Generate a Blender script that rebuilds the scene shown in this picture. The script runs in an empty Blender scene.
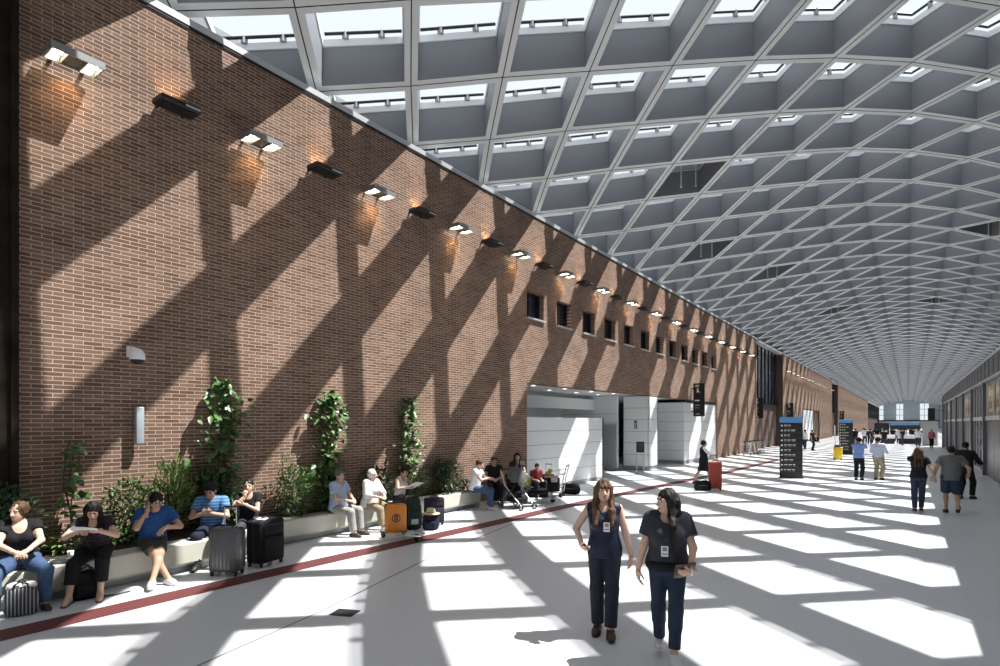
import bpy, bmesh, math, random
import numpy as np
from mathutils import Vector, Matrix, Euler

# ------------------------------------------------------------------ camera, sky, sun, exposure
SC = bpy.context.scene
COL = SC.collection
CAM_H = 2.3
FPX, XV, YH = 575.0, 908.0, 423.0          # focal length, vanishing point of the hall and horizon, for a 1000 x 666 frame
YAW = math.atan((XV - 500.0) / FPX)
cam_data = bpy.data.cameras.new('camera')
cam_data.sensor_fit = 'HORIZONTAL'
cam_data.sensor_width = 36.0
cam_data.lens = FPX / 1000.0 * 36.0
cam_data.shift_y = (YH - 333.0) / 1000.0
cam_data.clip_start, cam_data.clip_end = 0.05, 900.0
cam = bpy.data.objects.new('camera', cam_data)
cam.location = (0, 0, CAM_H)
cam.rotation_euler = (math.pi / 2, 0, YAW)
COL.objects.link(cam)
SC.camera = cam

world = bpy.data.worlds.new('sky')
SC.world = world
world.use_nodes = True
wn = world.node_tree.nodes
bg = wn['Background']
bg.inputs['Color'].default_value = (0.87, 0.93, 1.0, 1)
bg.inputs['Strength'].default_value = 1.1

SUN_DIR = Vector((-1.0, -0.90, -2.42))
sun_data = bpy.data.lights.new('sun', 'SUN')
sun_data.energy = 11.0
sun_data.angle = math.radians(0.53)
sun_data.color = (1.0, 0.98, 0.955)
sun = bpy.data.objects.new('sun', sun_data)
sun.rotation_euler = SUN_DIR.to_track_quat('-Z', 'Y').to_euler()
sun.location = (20, 20, 50)
COL.objects.link(sun)

SC.view_settings.view_transform = 'Standard'
SC.view_settings.look = 'None'
SC.view_settings.gamma = 1.0
SC.view_settings.use_curve_mapping = False
SC.view_settings.exposure = 0.0
SC.cycles.use_denoising = True
SC.cycles.max_bounces = 8
SC.cycles.diffuse_bounces = 5
SC.cycles.glossy_bounces = 3
SC.cycles.transparent_max_bounces = 16
SC.cycles.caustics_reflective = False
SC.cycles.caustics_refractive = False
SC.cycles.sample_clamp_indirect = 6.0

# ------------------------------------------------------------------ materials
MATS = {}
def mat(name, color, rough=0.6, metal=0.0, spec=0.5, emit=None, estr=0.0, noise=None, bump=None):
    """principled material; noise = (scale, amount) mottles the colour, bump = (scale, strength)"""
    if name in MATS:
        return MATS[name]
    m = bpy.data.materials.new(name)
    m.use_nodes = True
    nt = m.node_tree
    b = nt.nodes['Principled BSDF']
    b.inputs['Base Color'].default_value = (*color, 1)
    b.inputs['Roughness'].default_value = rough
    b.inputs['Metallic'].default_value = metal
    b.inputs['Specular IOR Level'].default_value = spec
    if emit:
        b.inputs['Emission Color'].default_value = (*emit, 1)
        b.inputs['Emission Strength'].default_value = estr
    if noise or bump:
        tc = nt.nodes.new('ShaderNodeTexCoord')
    if noise:
        n = nt.nodes.new('ShaderNodeTexNoise')
        n.inputs['Scale'].default_value = noise[0]
        n.inputs['Detail'].default_value = 4
        nt.links.new(tc.outputs['Object'], n.inputs['Vector'])
        r = nt.nodes.new('ShaderNodeValToRGB')
        a = noise[1]
        r.color_ramp.elements[0].position = 0.3
        r.color_ramp.elements[1].position = 0.7
        r.color_ramp.elements[0].color = (*[max(0, c * (1 - a)) for c in color], 1)
        r.color_ramp.elements[1].color = (*[min(1, c * (1 + a)) for c in color], 1)
        nt.links.new(n.outputs['Fac'], r.inputs['Fac'])
        nt.links.new(r.outputs['Color'], b.inputs['Base Color'])
    if bump:
        n2 = nt.nodes.new('ShaderNodeTexNoise')
        n2.inputs['Scale'].default_value = bump[0]
        nt.links.new(tc.outputs['Object'], n2.inputs['Vector'])
        bm_ = nt.nodes.new('ShaderNodeBump')
        bm_.inputs['Strength'].default_value = bump[1]
        bm_.inputs['Distance'].default_value = 0.02
        nt.links.new(n2.outputs['Fac'], bm_.inputs['Height'])
        nt.links.new(bm_.outputs['Normal'], b.inputs['Normal'])
    MATS[name] = m
    return m

def brick_mat():
    m = bpy.data.materials.new('brown_brick')
    m.use_nodes = True
    nt = m.node_tree
    b = nt.nodes['Principled BSDF']
    b.inputs['Roughness'].default_value = 0.9
    b.inputs['Specular IOR Level'].default_value = 0.2
    tc = nt.nodes.new('ShaderNodeTexCoord')
    sp = nt.nodes.new('ShaderNodeSeparateXYZ')
    cb = nt.nodes.new('ShaderNodeCombineXYZ')
    nt.links.new(tc.outputs['Object'], sp.inputs[0])
    nt.links.new(sp.outputs['Y'], cb.inputs['X'])
    nt.links.new(sp.outputs['Z'], cb.inputs['Y'])
    br = nt.nodes.new('ShaderNodeTexBrick')
    br.offset = 0.5
    br.inputs['Scale'].default_value = 1.0
    br.inputs['Brick Width'].default_value = 0.256
    br.inputs['Row Height'].default_value = 0.0622
    br.inputs['Mortar Size'].default_value = 0.006
    br.inputs['Mortar Smooth'].default_value = 0.2
    br.inputs['Bias'].default_value = -0.1
    br.inputs['Color1'].default_value = (0.225, 0.136, 0.094, 1)
    br.inputs['Color2'].default_value = (0.12, 0.070, 0.048, 1)
    br.inputs['Mortar'].default_value = (0.49, 0.40, 0.335, 1)
    nt.links.new(cb.outputs[0], br.inputs['Vector'])
    no = nt.nodes.new('ShaderNodeTexNoise')
    no.inputs['Scale'].default_value = 1.3
    no.inputs['Detail'].default_value = 6
    nt.links.new(tc.outputs['Object'], no.inputs['Vector'])
    mx = nt.nodes.new('ShaderNodeMix')
    mx.data_type = 'RGBA'
    mx.blend_type = 'MULTIPLY'
    mx.inputs[0].default_value = 1.0
    rp = nt.nodes.new('ShaderNodeValToRGB')
    rp.color_ramp.elements[0].position = 0.3
    rp.color_ramp.elements[0].color = (0.82, 0.8, 0.78, 1)
    rp.color_ramp.elements[1].position = 0.7
    rp.color_ramp.elements[1].color = (1.1, 1.1, 1.1, 1)
    nt.links.new(no.outputs['Fac'], rp.inputs['Fac'])
    nt.links.new(br.outputs['Color'], mx.inputs[6])
    nt.links.new(rp.outputs['Color'], mx.inputs[7])
    nt.links.new(mx.outputs[2], b.inputs['Base Color'])
    bp = nt.nodes.new('ShaderNodeBump')
    bp.inputs['Strength'].default_value = 0.5
    bp.inputs['Distance'].default_value = 0.006
    bp.invert = True
    nt.links.new(br.outputs['Fac'], bp.inputs['Height'])
    nt.links.new(bp.outputs['Normal'], b.inputs['Normal'])
    MATS['brick'] = m
    return m

def glass_mat(name, tint=(1, 1, 1), gloss=0.08, opacity=0.0, body=(0.1, 0.1, 0.1)):
    """clear pane: passes light straight through, with a thin mirror reflection"""
    m = bpy.data.materials.new(name)
    m.use_nodes = True
    nt = m.node_tree
    out = nt.nodes['Material Output']
    nt.nodes.remove(nt.nodes['Principled BSDF'])
    tr = nt.nodes.new('ShaderNodeBsdfTransparent')
    tr.inputs['Color'].default_value = (*tint, 1)
    gl = nt.nodes.new('ShaderNodeBsdfGlossy')
    gl.inputs['Roughness'].default_value = 0.03
    mx = nt.nodes.new('ShaderNodeMixShader')
    mx.inputs[0].default_value = gloss
    nt.links.new(tr.outputs[0], mx.inputs[1])
    nt.links.new(gl.outputs[0], mx.inputs[2])
    last = mx
    if opacity > 0:
        df = nt.nodes.new('ShaderNodeBsdfDiffuse')
        df.inputs['Color'].default_value = (*body, 1)
        m2 = nt.nodes.new('ShaderNodeMixShader')
        m2.inputs[0].default_value = opacity
        nt.links.new(mx.outputs[0], m2.inputs[1])
        nt.links.new(df.outputs[0], m2.inputs[2])
        last = m2
    nt.links.new(last.outputs[0], out.inputs['Surface'])
    MATS[name] = m
    return m

BRICK = brick_mat()
GLASS = glass_mat('clear_glass', (0.97, 0.985, 0.98), 0.08)
SKYGLASS = glass_mat('skylight_glass', (0.97, 0.985, 0.99), 0.02)
SHOPGLASS = glass_mat('shopfront_glass', (0.55, 0.6, 0.62), 0.25, 0.35, (0.25, 0.27, 0.28))
DARKGLASS = mat('dark_blue_glass', (0.012, 0.018, 0.03), 0.12, 0, 0.7)
RIB = mat('rib_grey', (0.64, 0.665, 0.67), 0.5, noise=(0.6, 0.05))
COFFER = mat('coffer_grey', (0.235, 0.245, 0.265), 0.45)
GREYPANEL = mat('grey_panel', (0.30, 0.31, 0.325), 0.4, 0.2)
LAMPGREY = mat('bracket_grey', (0.33, 0.335, 0.34), 0.5)
SEAM = mat('seam_black', (0.02, 0.02, 0.02), 0.9)
WHITEF = mat('white_frame', (0.82, 0.83, 0.84), 0.5)
FLOORM = mat('pale_terrazzo', (0.645, 0.65, 0.665), 0.32, 0, 0.45, noise=(0.35, 0.03))
REDBAND = None
BLACK = mat('black_plastic', (0.012, 0.012, 0.014), 0.45)
DARKMETAL = mat('dark_metal', (0.03, 0.03, 0.032), 0.4, 0.6)
STEEL = mat('brushed_steel', (0.62, 0.63, 0.64), 0.3, 0.9)
ALU = mat('pale_aluminium', (0.68, 0.69, 0.70), 0.35, 0.5)
WHITEPANEL = mat('white_panel', (0.74, 0.76, 0.76), 0.35)

# ------------------------------------------------------------------ mesh helpers
class MB:
    """collects pieces with per-face materials and links them as ONE mesh object"""
    def __init__(self):
        self.v, self.f, self.mi, self.mats, self.sm = [], [], [], [], []
    def mid(self, m):
        if m not in self.mats:
            self.mats.append(m)
        return self.mats.index(m)
    def add(self, verts, faces, m, smooth=False):
        o = len(self.v)
        self.v.extend([tuple(p) for p in verts])
        k = self.mid(m)
        for f in faces:
            self.f.append(tuple(o + i for i in f))
            self.mi.append(k)
            self.sm.append(smooth)
        return self
    def bm(self, bm, m, smooth=False, M=None):
        if M is not None:
            bm.transform(M)
        bm.verts.index_update()
        self.add([v.co[:] for v in bm.verts], [[v.index for v in f.verts] for f in bm.faces], m, smooth)
        bm.free()
        return self
    def box(self, c, s, m, rz=0.0, bev=0.0, seg=2, M=None, R=None):
        bm = bmesh.new()
        bmesh.ops.create_cube(bm, size=1)
        bmesh.ops.scale(bm, vec=s, verts=bm.verts)
        if bev > 0:
            bmesh.ops.bevel(bm, geom=bm.edges[:], offset=min(bev, min(s) * 0.49), segments=seg, affect='EDGES', profile=0.5)
        X = Matrix.Translation(c) @ (R.to_4x4() if R is not None else Matrix.Rotation(rz, 4, 'Z'))
        if M is not None:
            X = M @ X
        return self.bm(bm, m, bev > 0 and seg > 1, X)
    def tube(self, pts, r, m, n=8, caps=True, radii=None):
        pts = [Vector(p) for p in pts]
        vs, fs = [], []
        up = Vector((0, 0, 1))
        prev = None
        for i, p in enumerate(pts):
            d = (pts[min(i + 1, len(pts) - 1)] - pts[max(i - 1, 0)])
            if d.length < 1e-9:
                d = Vector((0, 0, 1))
            d.normalize()
            if prev is None:
                a = up if abs(d.dot(up)) < 0.9 else Vector((1, 0, 0))
                x = d.cross(a).normalized()
            else:
                x = (prev - d * prev.dot(d)).normalized()
            prev = x
            y = d.cross(x)
            rr = radii[i] if radii else r
            for k in range(n):
                t = 2 * math.pi * k / n
                vs.append(p + x * (math.cos(t) * rr) + y * (math.sin(t) * rr))
        for i in range(len(pts) - 1):
            for k in range(n):
                a, b = i * n + k, i * n + (k + 1) % n
                fs.append((a, b, b + n, a + n))
        self.add(vs, fs, m, True)
        if caps:
            o = len(vs)
            self.add(vs[:n], [tuple(reversed(range(n)))], m)
            self.add(vs[o - n:], [tuple(range(n))], m)
        return self
    def lathe(self, prof, m, c=(0, 0, 0), n=20, axis='Z'):
        vs, fs = [], []
        for (r, z) in prof:
            for k in range(n):
                t = 2 * math.pi * k / n
                vs.append((r * math.cos(t), r * math.sin(t), z))
        for i in range(len(prof) - 1):
            for k in range(n):
                a, b = i * n + k, i * n + (k + 1) % n
                fs.append((a, b, b + n, a + n))
        R = {'Z': Matrix.Identity(4), 'X': Matrix.Rotation(math.pi / 2, 4, 'Y'), 'Y': Matrix.Rotation(-math.pi / 2, 4, 'X')}[axis]
        X = Matrix.Translation(c) @ R
        self.add([X @ Vector(p) for p in vs], fs, m, True)
        return self
    def ell(self, c, r, m, n=12, R=None):
        bm = bmesh.new()
        bmesh.ops.create_uvsphere(bm, u_segments=n, v_segments=max(6, n // 2 + 2), radius=1)
        bmesh.ops.scale(bm, vec=r, verts=bm.verts)
        X = Matrix.Translation(c) @ (R.to_4x4() if R is not None else Matrix.Identity(4))
        return self.bm(bm, m, True, X)
    def build(self, name, parent=None, loc=None):
        me = bpy.data.meshes.new(name)
        v = self.v
        if loc is not None:
            v = [(p[0] - loc[0], p[1] - loc[1], p[2] - loc[2]) for p in v]
        me.from_pydata(v, [], self.f)
        for m in self.mats:
            me.materials.append(m)
        me.polygons.foreach_set('material_index', self.mi)
        me.polygons.foreach_set('use_smooth', self.sm)
        me.update()
        o = bpy.data.objects.new(name, me)
        if loc is not None:
            o.location = loc
        COL.objects.link(o)
        if parent is not None:
            o.parent = parent
        return o

def tag(o, label=None, cat=None, group=None, kind=None):
    if label: o['label'] = label
    if cat: o['category'] = cat
    if group: o['group'] = group
    if kind: o['kind'] = kind
    return o
def thing(name, label, cat, loc=(0, 0, 0), rz=0.0, group=None):
    o = bpy.data.objects.new(name, None)
    o.empty_display_size = 0.2
    COL.objects.link(o)
    o.location = loc
    o.rotation_euler = (0, 0, rz)
    return tag(o, label, cat, group)
def struct(o):
    o['kind'] = 'structure'
    return o
def dup(root, loc, rz=None, label=None, group=None):
    r = root.copy()
    COL.objects.link(r)
    r.location = loc
    if rz is not None: r.rotation_euler = (0, 0, rz)
    if label: r['label'] = label
    if group: r['group'] = group
    for ch in list(root.children):
        c = ch.copy()
        COL.objects.link(c)
        c.parent = r
        for g in list(ch.children):
            d = g.copy()
            COL.objects.link(d)
            d.parent = c
    return r
ORD = ['first', 'second', 'third', 'fourth', 'fifth', 'sixth', 'seventh', 'eighth', 'ninth', 'tenth', 'eleventh', 'twelfth',
       'thirteenth', 'fourteenth', 'fifteenth', 'sixteenth', 'seventeenth', 'eighteenth', 'nineteenth', 'twentieth', 'twenty-first',
       'twenty-second', 'twenty-third', 'twenty-fourth', 'twenty-fifth', 'twenty-sixth', 'twenty-seventh', 'twenty-eighth']

# ------------------------------------------------------------------ the setting: x across the hall, y along it, z up
TW = -10.2                      # brick wall plane
A_BACK, A_END = -9.0, 300.0
TF = 2.70                       # shopfront plane
UA, A0 = 1.5, 9.39              # half module of the roof grid along the hall
TK = [-11.9, -10.5, -9.12, -7.65, -6.18, -4.68, -3.09, -1.53, 0.09, 1.71, 3.27, 4.8, 6.3, 7.77, 9.18, 10.56]
HK = [6.84, 7.21, 7.58, 8.0, 8.37, 8.73, 9.05, 9.31, 9.38, 9.26, 8.97, 8.62, 8.25, 7.88, 7.52, 7.2]
def node(k, m):
    return Vector((TK[k + 2], A0 + UA * m, CAM_H + HK[k + 2]))

fl = MB()
fl.add([(-17, A_BACK, 0), (12, A_BACK, 0), (12, A_END + 1, 0), (-17, A_END + 1, 0)], [(0, 1, 2, 3)], FLOORM)
struct(fl.build('floor'))
b = MB()
b.box((-2.5, A_BACK - 0.15, 6.2), (30, 0.3, 13.2), GREYPANEL)  # unseen wall added behind the camera to keep sky light off the brick
struct(b.build('wall_back'))

# --- vaulted ceiling of diamond coffers
CLOSED = {(2, 7), (1, 12), (2, 17), (3, 28), (7, 30), (8, 17)}     # coffers without a skylight, with hanging rods
def cell_corners(k, m):
    if k == 13:
        return [node(13, m - 1), node(13, m + 1), node(12, m)]
    return [node(k, m - 1), node(k + 1, m), node(k, m + 1), node(k - 1, m)]
def ring(P, c, f, dz):
    return [c + (p - c) * f + Vector((0, 0, dz)) for p in P]
M0, M1 = -12, int((A_END - A0) / UA)
DEPTH, UPST = 0.82, 0.15
ceil = MB()
panes = MB()
mkeys = [RIB, COFFER, SEAM, WHITEF]
for k in range(-1, 14):
    for m in range(M0, M1 + 1):
        if (k + m) % 2 == 0:
            continue
        P = cell_corners(k, m)
        n = len(P)
        c = sum(P, Vector()) / n
        tri = n == 3
        f1 = 0.83 if tri else 0.862       # rib soffit edge
        f2 = f1 - 0.01
        f3 = f2 - 0.028                   # white ledge
        near = m < 30
        rings, mats_ = [], []
        if near:
            rings += [(1.0, 0.03), (0.988, 0.03), (0.988, 0.0)]
            mats_ += [SEAM, SEAM]
        else:
            rings += [(1.0, 0.0)]
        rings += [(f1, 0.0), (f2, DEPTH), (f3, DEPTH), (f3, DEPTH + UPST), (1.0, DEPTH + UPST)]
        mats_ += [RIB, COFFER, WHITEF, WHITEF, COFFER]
        R = [ring(P, c, f, z) for f, z in rings]
        vs = [p for r in R for p in r]
        for q in range(len(R) - 1):
            fs = [(q * n + i, q * n + (i + 1) % n, (q + 1) * n + (i + 1) % n, (q + 1) * n + i) for i in range(n)]
            fs = [tuple(reversed(f)) for f in fs]
            ceil.add([], [], mats_[q])
            o = len(ceil.v)
            ceil.add(R[q] + R[q + 1], [(i, n + i, n + (i + 1) % n, (i + 1) % n) for i in range(n)], mats_[q])
        top = ring(P, c, f3, DEPTH + UPST - 0.02)
        if (k, m) in CLOSED:
            ceil.add(ring(P, c, f3, DEPTH), [tuple(range(n))], GREYPANEL)
        else:
            panes.add(top, [tuple(range(n))], SKYGLASS)
            if m < 26 and not tri:
                # dark opening gear along the two far edges of each skylight, on small brackets
                q = ring(P, c, f3 - 0.02, DEPTH + UPST + 0.10)
                for (a, b_) in ((q[3], q[2]), (q[2], q[1]))[:1 if k < 4 else 2]:
                    ceil.tube([a, b_], 0.035, BLACK, 5)
                    for t in (0.27, 0.73):
                        w = a.lerp(b_, t)
                        o_ = (w - c)
                        ceil.box(w + Vector((o_.x, o_.y, 0)) * 0.02 + Vector((0, 0, -0.05)), (0.10, 0.10, 0.14), LAMPGREY)
CEIL = struct(ceil.build('ceiling'))
gl = panes.build('skylight_glazing', CEIL)
# --- brick wall, in sections split by dark glazed gaps
WTOP = 9.28
def brick_section(y0, y1, holes, z1=WTOP):
    """wall slab with rectangular holes [(y0,y1,z0,z1)]: gridded front with thick reveals"""
    b = MB()
    ys = sorted({y0, y1, *[h[0] for h in holes], *[h[1] for h in holes]})
    zs = sorted({0.0, z1, *[h[2] for h in holes], *[h[3] for h in holes]})
    def solid(i, j):
        if i < 0 or j < 0 or i >= len(ys) - 1 or j >= len(zs) - 1:
            return False
        cy, cz = (ys[i] + ys[i + 1]) / 2, (zs[j] + zs[j + 1]) / 2
        return not any(h[0] < cy < h[1] and h[2] < cz < h[3] for h in holes)
    xf, xb = TW, TW - 0.4
    for i in range(len(ys) - 1):
        for j in range(len(zs) - 1):
            if not solid(i, j):
                continue
            a, c_, d, e = ys[i], ys[i + 1], zs[j], zs[j + 1]
            b.add([(xf, a, d), (xf, c_, d), (xf, c_, e), (xf, a, e)], [(0, 1, 2, 3)], BRICK)
            b.add([(xb, a, d), (xb, c_, d), (xb, c_, e), (xb, a, e)], [(3, 2, 1, 0)], BRICK)
            for (di, dj, q) in ((-1, 0, [(xf, a, d), (xf, a, e), (xb, a, e), (xb, a, d)]), (1, 0, [(xf, c_, d), (xb, c_, d), (xb, c_, e), (xf, c_, e)]),
                                (0, -1, [(xf, a, d), (xb, a, d), (xb, c_, d), (xf, c_, d)]), (0, 1, [(xf, a, e), (xf, c_, e), (xb, c_, e), (xb, a, e)])):
                if not solid(i + di, j + dj):
                    b.add(q, [(0, 1, 2, 3)], BRICK)
    return struct(b.build('wall_left'))
WIN = [(15.904 + 1.972 * i, 16.968 + 1.972 * i, 5.781, 6.670) for i in range(12)]
REC = (15.904, 38.673, 0.0, 3.615)
brick_section(2.659, 51.145, WIN + [REC])
brick_section(63.327, 108.768, [(76.863, 92.332, 0, 4.0)])
brick_section(118.726, 212.701, [])

# upper square windows with pale sills
for i, w in enumerate(WIN):
    cy = (w[0] + w[1]) / 2
    o = bpy.data.objects.new('window_%d' % (i + 1), None)
    COL.objects.link(o)
    o.location = (TW - 0.22, cy, w[2])
    struct(o)
    b = MB()
    W, H = w[1] - w[0], w[3] - w[2]
    for s in (-1, 1):
        b.box((0, s * (W / 2 - 0.03), H / 2), (0.08, 0.06, H), DARKMETAL)
        b.box((0, 0, H / 2 + s * (H / 2 - 0.03)), (0.08, W, 0.06), DARKMETAL)
    b.box((0, -W * 0.12, H / 2), (0.06, 0.05, H), DARKMETAL)
    b.build('window_frame', o)
    b = MB()
    b.box((-0.03, 0, H / 2), (0.02, W - 0.06, H - 0.06), DARKGLASS)
    b.build('pane', o)
    b = MB()
    b.box((0.13, 0, -0.02), (0.34, W + 0.04, 0.05), ALU)
    b.build('sill', o)

# pale metal capping along the top of the brick
for (a, c_) in ((2.659, 51.145), (63.327, 108.768), (118.726, 212.701)):
    b = MB()
    b.box((TW - 0.18, (a + c_) / 2, WTOP - 0.02), (0.42, c_ - a, 0.12), ALU)
    b.box((TW + 0.005, (a + c_) / 2, WTOP - 0.11), (0.03, c_ - a, 0.05), DARKMETAL)
    b.box((TW - 1.75, (a + c_) / 2, WTOP + 0.5), (0.3, c_ - a, 1.6), COFFER)
    struct(b.build('trim_1'))

# dark cladding before the brick starts, and the two dark gaps further on
DCLAD = mat('dark_brown_cladding', (0.022, 0.017, 0.013), 0.95, 0, 0.05, noise=(2, 0.4))
BRCLAD = mat('brown_cladding', (0.085, 0.05, 0.038), 0.7, noise=(1, 0.2))
b = MB()
b.box((TW - 0.15, (A_BACK + 2.659) / 2, 5.3), (0.5, 2.659 - A_BACK, 10.6), DCLAD)
for i in range(5):
    b.box((TW + 0.12, 2.6 - i * 1.2, 5.3), (0.05, 0.08, 10.5), DCLAD)
struct(b.build('wall_left_cladding'))
for gi, (a, c_) in enumerate(((51.145, 63.327), (108.768, 118.726), (212.701, A_END))):
    b = MB()
    cy, L = (a + c_) / 2, c_ - a
    b.box((TW - 0.75, cy, 2.0), (0.3, L, 4.0), BRCLAD)
    b.box((TW - 0.75, cy, 7.3), (0.3, L, 6.6), DARKGLASS if gi < 2 else WHITEPANEL)
    for i in range(int(L / 1.6) + 1):
        b.box((TW - 0.57, a + 0.05 + i * 1.6, 6.8), (0.08, 0.09, 5.6), DARKMETAL)
    b.box((TW - 0.5, cy, 4.0), (0.2, L, 0.12), DARKMETAL)
    b.box((TW - 0.3, cy, WTOP - 0.05), (0.5, L, 0.2), ALU)
    b.box((TW - 1.75, cy, WTOP + 0.5), (0.3, L, 1.6), COFFER)
    for y in (a + 0.02, c_ - 0.02):
        b.box((TW - 0.4, y, 5.3), (0.75, 0.05, 10.6), BRCLAD)
    struct(b.build('wall_left_gap'))

# recess in the brick wall: pale panels, column, soffit and downlights
def panel_face(b, p0, p1, z0, z1, nz, m, thick=0.08, gap=0.012):
    """upright cladding from p0 to p1 made of nz horizontal boards with thin dark joints"""
    p0, p1 = Vector((*p0, 0)), Vector((*p1, 0))
    d = p1 - p0
    L = d.length
    ang = math.atan2(d.y, d.x)
    hh = (z1 - z0) / nz
    for i in range(nz):
        b.box(((p0.x + p1.x) / 2, (p0.y + p1.y) / 2, z0 + hh * (i + 0.5)), (L, thick, hh - gap), m, rz=ang)
    b.box(((p0.x + p1.x) / 2, (p0.y + p1.y) / 2, (z0 + z1) / 2), (L - 0.01, thick * 0.6, z1 - z0 - 0.01), SEAM, rz=ang)
b = MB()
panel_face(b, (TW - 0.06, 15.924), (TW - 0.06, 21.657), 0.12, 2.503, 5, WHITEPANEL)
b.box((TW - 0.06, 18.756, 0.06), (0.1, 5.9, 0.12), GREYPANEL)
b.box((TW - 0.06, 21.686, 1.25), (0.14, 0.06, 2.5), DARKMETAL)
struct(b.build('wall_left_screen'))
b = MB()
panel_face(b, (TW - 0.05, 26.684), (TW - 0.05, 28.038), 0.2, 3.595, 6, WHITEPANEL)
panel_face(b, (TW - 1.25, 26.723), (TW - 0.01, 26.723), 0.2, 3.595, 6, WHITEPANEL)
panel_face(b, (TW - 1.25, 27.999), (TW - 0.01, 27.999), 0.2, 3.595, 6, WHITEPANEL)
b.box((TW - 0.65, 27.361, 0.1), (1.2, 1.3, 0.2), GREYPANEL)
struct(b.build('pillar_1'))
b = MB()
panel_face(b, (TW - 0.05, 32.195), (TW - 0.05, 38.673), 0.2, 3.46, 6, WHITEPANEL)
panel_face(b, (TW - 3.2, 32.234), (TW - 0.01, 32.234), 0.2, 3.46, 6, WHITEPANEL)
b.box((TW - 0.07, 35.434, 0.1), (0.1, 6.6, 0.2), GREYPANEL)
b.box((TW - 1.6, 32.253, 0.1), (3.2, 0.1, 0.2), GREYPANEL)
b.box((TW - 0.04, 35.434, 3.535), (0.12, 6.5, 0.13), DARKMETAL)
struct(b.build('wall_left_screen'))
b = MB()   # interior shell of the recess
INT = mat('recess_grey', (0.68, 0.70, 0.70), 0.5)
b.box((TW - 3.4, 27.264, 3.8), (6.0, 23.1, 0.3), INT)
b.box((TW - 6.3, 27.264, 2.0), (0.2, 23.9, 4.0), INT)
b.box((TW - 3.4, 15.759, 2.0), (6.0, 0.2, 4.0), INT)
b.box((TW - 3.4, 38.77, 2.0), (6.0, 0.2, 4.0), INT)
b.box((TW - 2.6, 20.883, 3.2), (0.25, 10.4, 0.5), INT)        # bulkhead
panel_face(b, (TW - 4.2, 25.911), (TW - 1.2, 25.911), 0.1, 3.62, 4, INT)
b.box((TW - 1.55, 25.766, 1.1), (0.6, 0.1, 2.2), GREYPANEL)
struct(b.build('wall_left_recess'))
DOWNL = mat('downlight_glow', (1, 1, 1), 0.5, emit=(1, 0.97, 0.9), estr=5)
k = 0
for y in (17.5, 19.82, 22.14, 24.364):
    for x in (TW - 0.75, TW - 1.75):
        b = MB()
        b.lathe([(0.0, 0.0), (0.09, 0.0)], DOWNL, (0, 0, -0.012), 14)
        b.lathe([(0.09, -0.014), (0.125, -0.014), (0.125, 0.0), (0.09, 0.0)], WHITEF, (0, 0, 0), 14)
        o = b.build('downlight', None)
        o.location = (x, y + (0.5 if x < TW - 1 else 0), 3.645)
        tag(o, 'small round downlight in the recess soffit, %s one of the %s row' % (ORD[k // 2], 'outer' if k % 2 == 0 else 'inner'), 'light', 'downlights in the recess soffit')
        k += 1
# the opening in the second brick section
b = MB()
panel_face(b, (TW - 0.05, 76.863), (TW - 0.05, 85.564), 0.2, 3.9, 5, WHITEPANEL)
b.box((TW - 2, 84.597, 2.0), (3.6, 15.9, 4.1), BRCLAD)
struct(b.build('wall_left_screen'))

# far end wall with tall windows
EW = mat('end_wall_grey', (0.34, 0.40, 0.43), 0.7)
b = MB()
hs = [(-14.5, -11.0), (-10.4, -8.6), (-4.2, -1.6), (4.0, 7.2)]
xs = [-20.0] + [v for h in hs for v in h] + [12.0]
for i in range(0, len(xs), 2):
    b.box(((xs[i] + xs[i + 1]) / 2, A_END + 0.3, 6.9), (xs[i + 1] - xs[i], 0.6, 7.6), EW)
b.box((-4, A_END + 0.3, 12.0), (32, 0.6, 2.6), EW)
b.box((-4, A_END + 0.3, 1.55), (32, 0.6, 3.1), mat('end_wall_pale', (0.5, 0.56, 0.56), 0.6))
b.box((-4, A_END - 0.2, 3.3), (32, 0.5, 0.5), DARKMETAL)
struct(b.build('wall_end'))
for i, h in enumerate(hs):
    o = bpy.data.objects.new('window_%d' % (20 + i), None)
    COL.objects.link(o)
    o.location = ((h[0] + h[1]) / 2, A_END + 0.3, 3.1)
    struct(o)
    W = h[1] - h[0]
    b = MB()
    nb = 2 if W > 2 else 1
    for q in range(nb + 1):
        b.box((-W / 2 + W * q / nb, 0, 3.8), (0.18, 0.3, 7.6), EW)
    for z in (0.1, 2.5, 5.0, 7.5):
        b.box((0, 0, z), (W, 0.25, 0.18), EW)
    b.build('window_frame', o)
    b = MB()
    b.box((0, 0, 3.8), (W, 0.05, 7.6), GLASS)
    b.build('pane', o)

# right-hand side: low shopfront block under the vault, and the high wall behind it
FASC = mat('fascia_dark', (0.105, 0.112, 0.125), 0.45)
FPALE = mat('shop_band', (0.20, 0.205, 0.215), 0.3, 0.2)
SHOPGREY = mat('shop_grey', (0.13, 0.135, 0.145), 0.3, 0.3)
SHOP_END = 68.0
b = MB()
L, cy = SHOP_END - A_BACK, (SHOP_END + A_BACK) / 2
b.box((TF + 0.2, cy, 4.57), (0.4, L, 0.82), FASC)
b.box((TF + 0.28, cy, 5.0), (0.6, L, 0.11), ALU)
b.box((TF + 0.22, cy, 4.13), (0.5, L, 0.06), ALU)
for i in range(int(L / 1.5)):
    b.box((TF - 0.005, A_BACK + 0.75 + 1.5 * i, 4.57), (0.02, 0.03, 0.8), DARKMETAL)
b.box((6.8, cy, 4.94), (7.6, L, 0.2), mat('roof_felt', (0.05, 0.05, 0.052), 0.9))
b.box((TF + 2.6, cy, 2.0), (0.2, L, 4.2), FPALE)
struct(b.build('wall_right'))
b = MB()
b.box((10.8, (A_BACK + A_END) / 2, 7.2), (0.4, A_END - A_BACK, 5.2 + 1.8), SHOPGREY)
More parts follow.
